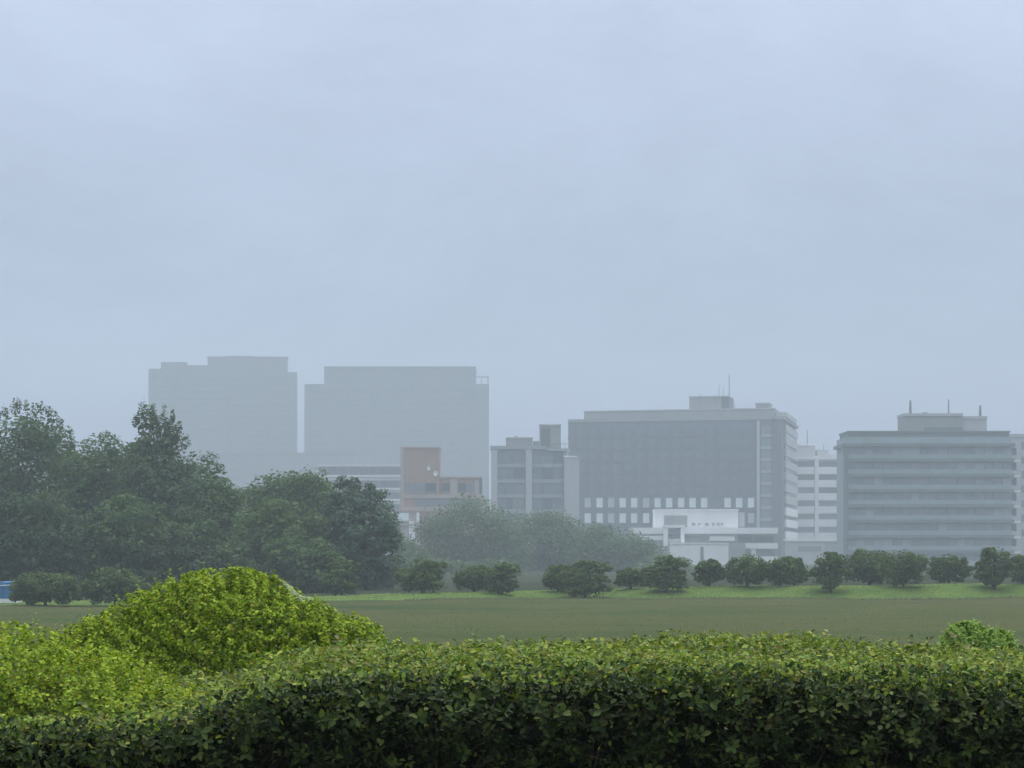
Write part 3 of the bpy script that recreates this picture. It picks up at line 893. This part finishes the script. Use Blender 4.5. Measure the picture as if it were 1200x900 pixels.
for x0, x1, yt, Y, kind, lab in row:
    s = Y / F
    cx = (x0 + x1) / 2
    gx = (cx - 600) * s
    gz = float(height(gx, Y))
    yb = HY - (gz - EYE) / s
    hw = (x1 - x0) / 2 * 1.15
    yt -= 3
    h = yb - yt
    if kind == 'dome':
        ms = [(cx, yt + h * 0.45, hw, h * 0.45), (cx - hw * 0.3, yt + h * 0.62, hw * 0.72, h * 0.36), (cx + hw * 0.3, yt + h * 0.62, hw * 0.72, h * 0.36)]
        nl, lr, fl = 34, (0.24, 0.38), 0.7
    elif kind == 'flat':
        ms = [(cx, yt + h * 0.38, hw * 0.94, h * 0.38), (cx - hw * 0.35, yt + h * 0.6, hw * 0.7, h * 0.38), (cx + hw * 0.35, yt + h * 0.6, hw * 0.7, h * 0.38)]
        nl, lr, fl = 36, (0.24, 0.38), 0.6
    elif kind == 'tier':
        ms = [(cx, yt + h * 0.2, hw * 0.5, h * 0.2), (cx - hw * 0.35, yt + h * 0.45, hw * 0.6, h * 0.18), (cx + hw * 0.35, yt + h * 0.24, hw * 0.6, h * 0.18),
              (cx - hw * 0.05, yt + h * 0.58, hw * 0.8, h * 0.36), (cx - hw * 0.24, yt + h * 0.78, hw * 0.62, h * 0.20), (cx + hw * 0.24, yt + h * 0.78, hw * 0.62, h * 0.20)]
        nl, lr, fl = 46, (0.22, 0.36), 0.45
    else:
        ms = [(cx, yt + h * 0.32, hw * 0.75, h * 0.32), (cx - hw * 0.5, yt + h * 0.58, hw * 0.5, h * 0.24), (cx + hw * 0.45, yt + h * 0.55, hw * 0.55, h * 0.26),
              (cx - hw * 0.1, yt + h * 0.68, hw * 0.6, h * 0.28)]
        nl, lr, fl = 34, (0.24, 0.40), 0.6
    tree("clipped_tree", lab, cx, Y, ms, pal_light if x1 < 200 else (pal_tier if kind == 'tier' else pal_row), nl, 100, 0.19, group=ROW, trunk_r=0.14, flat=fl, lobe_r=(lr[0] * 0.8, lr[1] * 0.8), up=1.1, skirt=False, dens=2.6)

# --- blue sheeted box at the left edge
Y = 172.0
s = Y / F
gx = (-12 - 600) * s
root = tag(empty("sheeted_box", (gx, Y, float(height(gx, Y)))), "blue sheeted box on a white base at the left edge of the field", "shed")
hw, z0, z1 = 28 * s, 0.38, EYE + (HY - 682) * s - root.location.z
mb = MB()
nx, nz = 16, 8
loop = []
for i in range(nx + 1): loop.append((-hw + 2 * hw * i / nx, 0.0))
for i in range(1, 7): loop.append((hw, 2.2 * i / 6))
for i in range(1, nx + 1): loop.append((hw - 2 * hw * i / nx, 2.2))
for i in range(1, 6): loop.append((-hw, 2.2 - 2.2 * i / 6))
n = len(loop)
for k in range(nz + 1):
    t = k / nz
    for i, (x, y) in enumerate(loop):
        q = 0.05 * math.sin(i * 1.7 + t * 2) + random.uniform(-0.015, 0.015)
        mb.v.append((x * (1.0 - 0.04 * t) + q * 0.5, y + q, z0 + (z1 - z0) * t + 0.05 * math.sin(i * 0.8) * t))
for k in range(nz):
    for i in range(n):
        j = (i + 1) % n
        mb.f.append((k * n + i, k * n + j, (k + 1) * n + j, (k + 1) * n + i))
mb.f.append(tuple(nz * n + i for i in range(n)))
mb.build("blue_sheet", wall_mat("blue_sheet", (0.05, 0.17, 0.36), 0.5, 0.15, 0.6, False), root)
MB().box(-hw - 0.15, hw + 0.15, -0.2, 2.4, 0.0, 0.36).build("white_base", M_white, root)
MB().tube([(-hw, -0.12, z1 - 0.25), (0, -0.14, z1 - 0.33), (hw, -0.12, z1 - 0.25)], [0.03] * 3, 5).build("rope", M_white, root)

# ------------------------------------------------------------------ grass
def grass(name, n, xf, yf, hh, pal, label, weights=None, wid=0.35):
    Yp = yf(n); X = xf(n, Yp)
    Z = height(X, Yp)
    size = rng.uniform(hh[0], hh[1], n)
    pos = np.stack([X, Yp, Z + size * 0.35], 1)
    nrm = np.stack([rng.normal(0, 0.4, n), np.full(n, -0.35), np.ones(n)], 1)
    V, C = leaves(pos, nrm, size, tints(n, pal, weights), width=wid, axis=np.tile([0, 0.3, 1.0], (n, 1)), wobble=0.3, T=KITE)
    o = leaf_object(name, V, C, M_grass, None, "stuff", kite=True)
    return tag(o, label, "grass")

grass("field_grass", 60000, lambda n, Y: rng.uniform(-0.3, 0.3, n) * Y, lambda n: 85 + 112 * rng.uniform(0, 1, n) ** 0.8, (0.04, 0.10),
      [(0.060, 0.096, 0.034), (0.086, 0.102, 0.044), (0.050, 0.090, 0.030)], "short dry olive grass over the field", wid=1.2)
def bank_xy():
    n = 30000
    X = rng.uniform(-58, 58, n)
    Y = bank_start(X) + rng.uniform(-0.5, 9, n)
    return n, X, Y
n, X, Yp = bank_xy()
grass("bank_grass", n, lambda n_, Y_: X, lambda n_: Yp, (0.08, 0.20),
      [(0.15, 0.25, 0.05), (0.19, 0.29, 0.06), (0.23, 0.32, 0.07)], "short bright green grass on the bank", wid=0.9)
n = 9000  # strip of darker blades along the bank's foot
X2 = rng.uniform(-10, 58, n)
Y2 = bank_start(X2) - np.abs(rng.normal(0, 3.2, n)) + 1.0
grass("dark_grass_strip", n, lambda n_, Y_: X2, lambda n_: Y2, (0.06, 0.22),
      [(0.055, 0.085, 0.03), (0.07, 0.095, 0.035), (0.085, 0.105, 0.04)], "dark grass strip along the foot of the bank", wid=0.7)

# ------------------------------------------------------------------ the foreground hedge and clipped mounds
def bump2(x, y, seed):
    r = np.random.default_rng(seed)
    o = np.zeros_like(x)
    for k in range(14):
        a = r.uniform(0, 2 * math.pi); f = r.uniform(2.0, 11.0)
        o = o + np.sin((x * math.cos(a) + y * math.sin(a)) * f + r.uniform(0, 6.28)) / f
    return o * 0.15

TZ = 2.6
HEDGE_F, HEDGE_B = 8.6, 11.8
def hedge_front(t):
    """front face: rounded shoulder above, drawn in towards the foot"""
    t = np.asarray(t, float)
    return 0.10 * ss((t - 0.93) / 0.07) ** 2 + 1.0 * np.clip(0.95 - t, 0, 0.40)

def gaps(x, z, seed, f0=14.0):
    """clumpy 0..1 field: where sprays of leaves sit on the face"""
    r = np.random.default_rng(seed)
    o = np.zeros_like(x)
    for k in range(16):
        a = r.uniform(0, 2 * math.pi); f = r.uniform(f0, f0 * 4)
        o = o + np.sin((x * math.cos(a) + z * 1.6 * math.sin(a)) * f + r.uniform(0, 6.28))
    return 0.5 + o / 8.0

def hedge_top(x):
    return 1.09 - 0.20 * ss((-0.9 - x) / 0.7) - 0.05 * ss((x - 0.9) / 1.3)

hedge = tag(empty("clipped_hedge", (0, HEDGE_F, TZ)), "long dark green clipped hedge with yellow green top across the foreground", "hedge")
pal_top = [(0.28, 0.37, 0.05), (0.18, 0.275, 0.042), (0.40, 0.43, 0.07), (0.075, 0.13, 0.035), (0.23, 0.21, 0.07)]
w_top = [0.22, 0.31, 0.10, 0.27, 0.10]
pal_front = [(0.012, 0.026, 0.007), (0.018, 0.036, 0.010), (0.036, 0.056, 0.015), (0.009, 0.019, 0.006), (0.045, 0.042, 0.018)]  # front leaf tones lowered so the colour carries the face's shade
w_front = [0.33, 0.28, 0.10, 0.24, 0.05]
HX = 3.3
allV, allC = [], []
# front face, rounded into the top
n = 92000
x = rng.uniform(-HX, HX, n)
zf = np.where(rng.uniform(0, 1, n) < 0.88, rng.uniform(0.56, 1.0, n), rng.uniform(0.0, 0.56, n))
keep = gaps(x, zf * 1.1, 31) + rng.normal(0, 0.10, n) > 0.46
x, zf = x[keep], zf[keep]; n = len(x)
top = hedge_top(x)
depth = rng.exponential(0.06, n) - 0.015 + 0.19 + 0.30 * np.clip(0.75 - gaps(x, zf * 1.1, 31), 0, 1)
dz = bump2(x, zf * top, 3)
front_y = hedge_front(zf) + depth - dz * 1.0
pos = np.stack([x, front_y, zf * top], 1)
nrm = np.stack([np.zeros(n), -np.ones(n), 0.45 + 0.7 * ss((zf - 0.8) / 0.2)], 1)
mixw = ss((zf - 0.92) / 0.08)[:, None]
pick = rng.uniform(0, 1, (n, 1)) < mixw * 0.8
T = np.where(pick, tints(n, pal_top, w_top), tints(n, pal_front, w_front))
V, C = leaves(pos, nrm, rng.uniform(0.021, 0.037, n), T, wobble=0.75)
allV.append(V); allC.append(C)
# the top
n = 126000
x = rng.uniform(-1, 1, n) * (HX + 0.4)
yv = 0.1 + (HEDGE_B - HEDGE_F) * rng.uniform(0, 1, n)
bz = bump2(x, yv, 5)
z = hedge_top(x) + bz * 0.24 - rng.exponential(0.045, n) + 0.015 - 0.12 * np.clip(0.62 - gaps(x, yv, 33, 9.0), 0, 1)
pos = np.stack([x, yv, z], 1)
edge_dark = rng.uniform(0, 1, (n, 1)) < 0.55 * np.clip(1 - yv / 0.55, 0, 1)[:, None]     # darker leaf colours towards the front edge, blending into the shade-darkened face
T = np.where(edge_dark, tints(n, pal_front, w_front) * 3.0, tints(n, pal_top, w_top))
V, C = leaves(pos, np.tile([0, -0.25, 1.0], (n, 1)), rng.uniform(0.019, 0.034, n), T, wobble=0.8)
allV.append(V); allC.append(C)
# rosettes of leaves at the tips of the front twigs
def rosettes(c, nrm, size, palette, weights, per=5):
    N = len(c)
    nrm = unit(nrm + rng.normal(0, 0.35, (N, 3)))
    t1 = unit(np.cross(nrm, rng.normal(0, 1, (N, 3)))); t2 = np.cross(nrm, t1)
    base = tints(N, palette, weights, 0.3); mix = 0.5
    P_, A_, N_, S_, T_ = [], [], [], [], []
    for q in range(per):
        keep = rng.uniform(0, 1, N) < 0.75
        a = q * 2 * math.pi / per + rng.uniform(-0.4, 0.4, N)
        d = t1 * np.cos(a)[:, None] + t2 * np.sin(a)[:, None]
        sz = size * rng.uniform(0.75, 1.2, N)
        ax = unit(d + nrm * rng.uniform(0.1, 1.2, (N, 1)))
        P_.append((c + ax * (sz * rng.uniform(0.5, 1.1, N))[:, None])[keep]); A_.append(ax[keep])
        N_.append((nrm - d * 0.5 + np.array([0, 0, 0.35]))[keep]); S_.append(sz[keep])
        T_.append((base * mix + tints(N, palette, weights, 0.35) * (1 - mix))[keep])
    return leaves(np.concatenate(P_), np.concatenate(N_), np.concatenate(S_), np.concatenate(T_), axis=np.concatenate(A_) * 2, wobble=0.55, width=0.8)
n = 4600
x = rng.uniform(-HX, HX, n); zf = rng.uniform(0.50, 0.99, n)
kp = gaps(x, zf * 1.1, 31) + rng.normal(0, 0.12, n) > 0.42
x, zf = x[kp], zf[kp]
c = np.stack([x, hedge_front(zf) - bump2(x, zf * hedge_top(x), 3) + rng.exponential(0.03, len(x)) - 0.02, zf * hedge_top(x)], 1)
size = rng.uniform(0.022, 0.042, len(x))
V, C = rosettes(c, np.tile([0, -1.0, 0.55], (len(x), 1)), size, [(0.030, 0.054, 0.013), (0.056, 0.090, 0.020), (0.016, 0.032, 0.008), (0.17, 0.22, 0.05), (0.08, 0.07, 0.022)], [0.34, 0.22, 0.31, 0.09, 0.04])  # rosette tones lowered likewise, shade put into the leaf colour
allV.append(V); allC.append(C)
n = 5000
x = rng.uniform(-HX, HX, n); yv = rng.uniform(0.12, HEDGE_B - HEDGE_F, n)
c = np.stack([x, yv, hedge_top(x) + bump2(x, yv, 5) * 0.24 + rng.uniform(-0.01, 0.03, n)], 1)
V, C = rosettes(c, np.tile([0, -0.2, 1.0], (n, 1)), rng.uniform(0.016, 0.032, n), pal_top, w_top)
allV.append(V); allC.append(C)
# inner leafage that closes the hedge
n = 26000
x = rng.uniform(-HX, HX, n); zf = rng.uniform(0.0, 0.93, n)
pos = np.stack([x, 0.55 + 0.5 * rng.uniform(0, 1, n), zf * hedge_top(x)], 1)
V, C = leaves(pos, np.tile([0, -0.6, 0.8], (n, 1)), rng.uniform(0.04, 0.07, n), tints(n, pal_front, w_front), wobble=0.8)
allV.append(V); allC.append(C)
# back face
n = 30000
x = rng.uniform(-HX, HX, n)
zf = rng.uniform(0.0, 0.95, n)
pos = np.stack([x, np.full(n, HEDGE_B - HEDGE_F) - rng.exponential(0.08, n), zf * hedge_top(x)], 1)
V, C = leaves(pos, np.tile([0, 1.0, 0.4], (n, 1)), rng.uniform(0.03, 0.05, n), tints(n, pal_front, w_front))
allV.append(V); allC.append(C)
# young shoots standing above the clipped top
sx, sy = [], []
pp, aa, ll = [], [], []
for k in range(260):
    bx = rng.uniform(-2.9, 2.9); by = rng.uniform(0.3, HEDGE_B - HEDGE_F - 0.05)
    hgt = rng.uniform(0.03, 0.10) * (1.5 if rng.uniform() < 0.08 else 1)
    bz0 = float(hedge_top(np.array(bx))) + float(bump2(np.array([bx]), np.array([by]), 5)[0]) * 0.24
    lean = rng.normal(0, 0.25, 2)
    for q in range(int(5 + hgt * 90)):
        t = q / (5 + hgt * 90)
        ang = q * 2.4
        out = np.array([math.cos(ang), math.sin(ang), 0.7])
        pp.append([bx + lean[0] * hgt * t, by + lean[1] * hgt * t, bz0 + hgt * t]); aa.append(out)
        pp[-1] = [pp[-1][0] + out[0] * 0.014, pp[-1][1] + out[1] * 0.014, pp[-1][2]]
pp = np.array(pp); aa = np.array(aa)
V, C = leaves(pp, np.tile([0, -0.1, 1.0], (len(pp), 1)), rng.uniform(0.026, 0.042, len(pp)), tints(len(pp), pal_top, w_top), axis=aa, wobble=0.4)
allV.append(V); allC.append(C)
leaf_object("foliage", np.concatenate(allV), np.concatenate(allC), M_leaf, hedge, "stuff")

# the leaves nearest the lens, one by one
def single_leaf(col, name):
    V = LEAF - np.array([0, 0.5, 0])
    b = np.array([[0, 1, 2, 3], [0, 3, 4, 5]]).ravel()
    me = np_mesh(name, V, b, [4, 4], np.tile(col, (6, 1)))
    me.materials.append(M_leaf)
    return me
leaf_meshes = [single_leaf(c, "leaf") for c in ((0.042, 0.078, 0.022), (0.075, 0.12, 0.032), (0.028, 0.052, 0.016), (0.18, 0.23, 0.06), (0.12, 0.18, 0.05))]  # leaf tones lowered to stand for shade on the face, brightest kept
k = 0
while k < 290:
    cx0 = rng.uniform(-2.1, 2.1); ht0 = float(hedge_top(np.array(cx0))); cz0 = rng.uniform(0.58, 0.94) * ht0
    if gaps(np.array([cx0]), np.array([cz0]), 31)[0] < 0.5: continue
    off = -0.02 - float(bump2(np.array([cx0]), np.array([cz0]), 3)[0]) * 1.0 + float(hedge_front(cz0 / ht0))
    for q in range(int(rng.integers(3, 7))):
        o = bpy.data.objects.new("leaf", leaf_meshes[int(rng.integers(0, 5))])
        COL.objects.link(o); o.parent = hedge
        ang = q * 1.3 + rng.uniform(-0.3, 0.3)
        o.location = (cx0 + 0.022 * math.cos(ang), off + rng.uniform(-0.02, 0.015), cz0 + 0.022 * math.sin(ang))
        d = Vector((math.cos(ang), -0.5, math.sin(ang) + 0.2)).normalized()
        nn = Vector((rng.normal(0, 0.3), -1.0, 0.7 + rng.normal(0, 0.3)))
        nn = (nn - d * nn.dot(d)).normalized()
        xx = d.cross(nn)
        o.rotation_euler = Matrix((xx, d, nn)).transposed().to_euler()
        sc = rng.uniform(0.034, 0.048)
        o.scale = (sc * 0.95, sc, sc)
        k += 1
# twigs inside the hedge
for k in range(30):
    bx = rng.uniform(-2.4, 2.4); y0 = rng.uniform(0.42, 0.62)
    pts = [(bx, y0 + 0.15, 0.0)]
    for q in range(1, 5):
        pts.append((bx + rng.normal(0, 0.03) * q, y0 + 0.15 - 0.04 * q + rng.normal(0, 0.02), 0.21 * q))
    MB().tube(pts, [0.012, 0.010, 0.008, 0.006, 0.003], 5).build("stem", M_twig, hedge)
for k in range(18):
    bx = rng.uniform(-2.1, 2.1); bz = rng.uniform(0.62, 0.86) * float(hedge_top(np.array(bx)))
    L = rng.uniform(0.10, 0.28); a = rng.normal(0, 0.5)
    y0 = float(hedge_front(bz / 1.1)) + rng.uniform(-0.01, 0.05)
    MB().tube([(bx, y0 + 0.05, bz), (bx + L * 0.5 * math.cos(a), y0, bz + L * 0.5 * math.sin(a) + 0.015), (bx + L * math.cos(a), y0 + 0.01, bz + L * math.sin(a))],
              [0.0045, 0.0035, 0.002], 5).build("twig", M_twig, hedge)

def mound(name, label, px, Y, blobs, palette, weights, n, leaf, cat="bush", group=None, seed=11, shell=0.05, mat=None):
    """clipped dome: heightfield made of blended blobs (x, y, rx, ry, h) in metres about the base"""
    s = Y / F
    gx = (px - 600) * s
    gz = float(height(gx, Y))
    root = tag(empty(name, (gx, Y, gz)), label, cat, group)
    B = np.array(blobs)
    def H(x, y):
        h = np.zeros_like(x)
        for bx, by, rx, ry, hh in B:
            q = ((x - bx) / rx) ** 2 + ((y - by) / ry) ** 2
            h = np.maximum(h, hh * np.maximum(1 - q ** 1.25, 0) ** 0.5)
        return h
    x0, x1 = (B[:, 0] - B[:, 2]).min(), (B[:, 0] + B[:, 2]).max()
    y0, y1 = (B[:, 1] - B[:, 3]).min(), (B[:, 1] + B[:, 3]).max()
    m = n * 5
    x = rng.uniform(x0, x1, m); y = rng.uniform(y0, y1, m)
    e = 0.01
    h = H(x, y)
    gxd = (H(x + e, y) - H(x - e, y)) / (2 * e); gyd = (H(x, y + e) - H(x, y - e)) / (2 * e)
    area = np.minimum(np.sqrt(1 + gxd ** 2 + gyd ** 2), 7.0)
    ok = (h > 0.03) & (rng.uniform(0, 7.0, m) < area * 2.6)
    x, y, h, gxd, gyd = (a[ok][:n] for a in (x, y, h, gxd, gyd))
    N = len(x)
    nr = unit(np.stack([-gxd, -gyd, np.ones(N)], 1))
    bz = bump2(x * 1.3 + h * 0.7, y * 1.3 + h * 0.9, seed)
    d = bz * 0.2 - rng.exponential(shell, N) + 0.02 - (0.16 + 0.55 * np.clip(0.85 - h / B[:, 4].max(), 0, 1)) * np.clip(0.66 - gaps(x * 1.0 + y * 0.3, h - y * 0.6, seed + 40, 18.0), 0, 1)
    pos = np.stack([x, y, h], 1) + nr * d[:, None]
    pos[:, 2] = np.maximum(pos[:, 2], 0.02)
    T = tints(N, palette, weights)
    V, C = leaves(pos, nr + np.array([0, 0, 0.35]), leaf * rng.uniform(0.7, 1.25, N), T, wobble=0.65)
    leaf_object("foliage", V, C, mat or M_azalea, root, "stuff")
    # sprigs that escaped the shears
    ns = 240
    k = rng.integers(0, N, ns)
    sp, sa = [], []
    for i in k:
        L = rng.uniform(0.02, 0.06)
        for q in range(6):
            a = q * 2.4 + rng.uniform(0, 1)
            t = nr[i] + 0.3 * np.array([0, 0, 1.0])
            sp.append(np.array([x[i], y[i], h[i]]) + nr[i] * (bz[i] * 0.2) + t * L * q / 5 + 0.008 * np.array([math.cos(a), math.sin(a), 0]))
            sa.append([math.cos(a), math.sin(a), 0.8])
    V, C = leaves(np.array(sp), np.tile([0, 0, 1.0], (len(sp), 1)), leaf * rng.uniform(0.6, 1.0, len(sp)), tints(len(sp), palette, weights), axis=np.array(sa), wobble=0.4)
    leaf_object("sprigs", V, C, mat or M_azalea, root, "stuff")
    for q in range(9):
        a = rng.uniform(0, 6.28)
        bx, by = B[0, 0] + 0.5 * B[0, 2] * math.cos(a), B[0, 1] + 0.5 * B[0, 3] * math.sin(a)
        hz = float(H(np.array([bx]), np.array([by]))[0])
        MB().tube([(B[0, 0] + 0.1 * math.cos(a), B[0, 1] + 0.1 * math.sin(a), 0), ((B[0, 0] + bx) / 2, (B[0, 1] + by) / 2, hz * 0.45), (bx, by, hz * 0.7)],
                  [0.022, 0.015, 0.006], 6).build("stem", M_twig, root)
    return root, H, (gx, Y, gz)

pal_az = [(0.35, 0.475, 0.035), (0.26, 0.385, 0.03), (0.46, 0.54, 0.06), (0.10, 0.175, 0.022), (0.28, 0.29, 0.038)]
w_az = [0.29, 0.28, 0.13, 0.21, 0.09]
m1, H1, o1 = mound("clipped_mound", "tall yellow green clipped dome rising above the hedge at left", 265, 13.2,
      [(0.0, 0.0, 0.88, 0.62, 1.50), (-0.42, 0.05, 0.72, 0.6, 1.33), (0.46, -0.02, 0.56, 0.6, 1.30), (0.72, -0.15, 0.52, 0.5, 1.18), (0.92, -0.25, 0.48, 0.5, 1.03), (-0.8, 0.1, 0.6, 0.6, 1.18)],
      pal_az, w_az, 72000, 0.0255, group="yellow green clipped mounds", seed=21)
m2, H2, o2 = mound("clipped_mound", "lower yellow green clipped mound cut by the left edge of the view", 30, 9.7,
      [(-0.14, 0.0, 0.74, 0.8, 1.22), (0.30, 0.0, 0.66, 0.75, 1.10), (0.58, 0.05, 0.52, 0.65, 0.98), (-0.8, 0.0, 0.8, 0.8, 1.22)],
      pal_az, w_az, 54000, 0.022, group="yellow green clipped mounds", seed=22)
mound("clipped_bush", "small pale green rounded bush behind the hedge at right", 1142, 22.0,
      [(-0.08, 0.0, 0.36, 0.4, 0.86), (0.22, 0.02, 0.30, 0.35, 0.76), (0.02, 0.1, 0.50, 0.4, 0.72)],
      [(0.30, 0.46, 0.10), (0.36, 0.52, 0.13), (0.24, 0.38, 0.08)], [0.5, 0.3, 0.2], 30000, 0.030, seed=23, shell=0.02)

# --- pale cobwebs lying on the clipped tops
def web_mat():
    m, n, l, p = new_mat("cobweb")
    p.inputs["Base Color"].default_value = (0.85, 0.88, 0.86, 1); p.inputs["Roughness"].default_value = 0.8
    tc = n.new("ShaderNodeTexCoord")
    a = n.new("ShaderNodeTexNoise"); a.inputs["Scale"].default_value = 60; a.inputs["Detail"].default_value = 5
    l.new(tc.outputs["Object"], a.inputs["Vector"])
    mr = n.new("ShaderNodeMapRange"); mr.inputs["From Min"].default_value = 0.35; mr.inputs["From Max"].default_value = 0.65
    mr.inputs["To Min"].default_value = 0.0; mr.inputs["To Max"].default_value = 0.26
    l.new(a.outputs["Fac"], mr.inputs["Value"]); l.new(mr.outputs[0], p.inputs["Alpha"])
    return m
M_web = web_mat()
def cobweb(label, surf, cx, cy, lx, ly, rot, lift=0.03):
    """thin sheet following surf(x, y) with a ragged outline"""
    mb = MB(); nr_, na = 6, 22
    c, s_ = math.cos(rot), math.sin(rot)
    rag = [1 + 0.25 * math.sin(3 * a * 0.29 + cx * 5) + random.uniform(-0.12, 0.12) for a in range(na)]
    z0 = surf(cx, cy)
    for r in range(nr_ + 1):
        for a in range(na):
            t = 2 * math.pi * a / na; q = r / nr_ * rag[a]
            u, v = lx * q * math.cos(t), ly * q * math.sin(t)
            x, y = u * c - v * s_, u * s_ + v * c
            mb.v.append((x, y, surf(cx + x, cy + y) - z0 + lift * (1 - (r / nr_) ** 2)))
    for r in range(nr_):
        for a in range(na):
            b2 = (a + 1) % na
            mb.f.append((r * na + a, r * na + b2, (r + 1) * na + b2, (r + 1) * na + a))
    o = mb.build("cobweb", M_web, None, (cx, cy, z0))
    return tag(o, label, "cobweb")
def on(H, o): return lambda x, y: o[2] + float(H(np.array([x - o[0]]), np.array([y - o[1]]))[0]) + 0.02
def on_hedge(x, y): return TZ + float(hedge_top(np.array(x))) + 0.02 + float(bump2(np.array([x]), np.array([y - HEDGE_F]), 5)[0]) * 0.24
cobweb("pale cobweb on the right shoulder of the tall clipped dome", on(H1, o1), -1.36, 13.1, 0.12, 0.05, -0.1, 0.012)

# ------------------------------------------------------------------ haze: even air round the whole place
hb = MB().box(-960, 960, -90, 1720, -1.6, 160)
hz = hb.build("haze", None)
hm = bpy.data.materials.new("haze"); hm.use_nodes = True
hn, hl = hm.node_tree.nodes, hm.node_tree.links
hn.clear()
ho = hn.new("ShaderNodeOutputMaterial")
pv = hn.new("ShaderNodeVolumePrincipled")
pv.inputs["Color"].default_value = (0.83, 0.93, 1.0, 1)
pv.inputs["Density"].default_value = 0.00060
pv.inputs["Anisotropy"].default_value = 0.0
hl.new(pv.outputs[0], ho.inputs["Volume"])
hz.data.materials.append(hm)
tag(hz, "pale wet haze over the field and the city", "haze", kind="stuff")
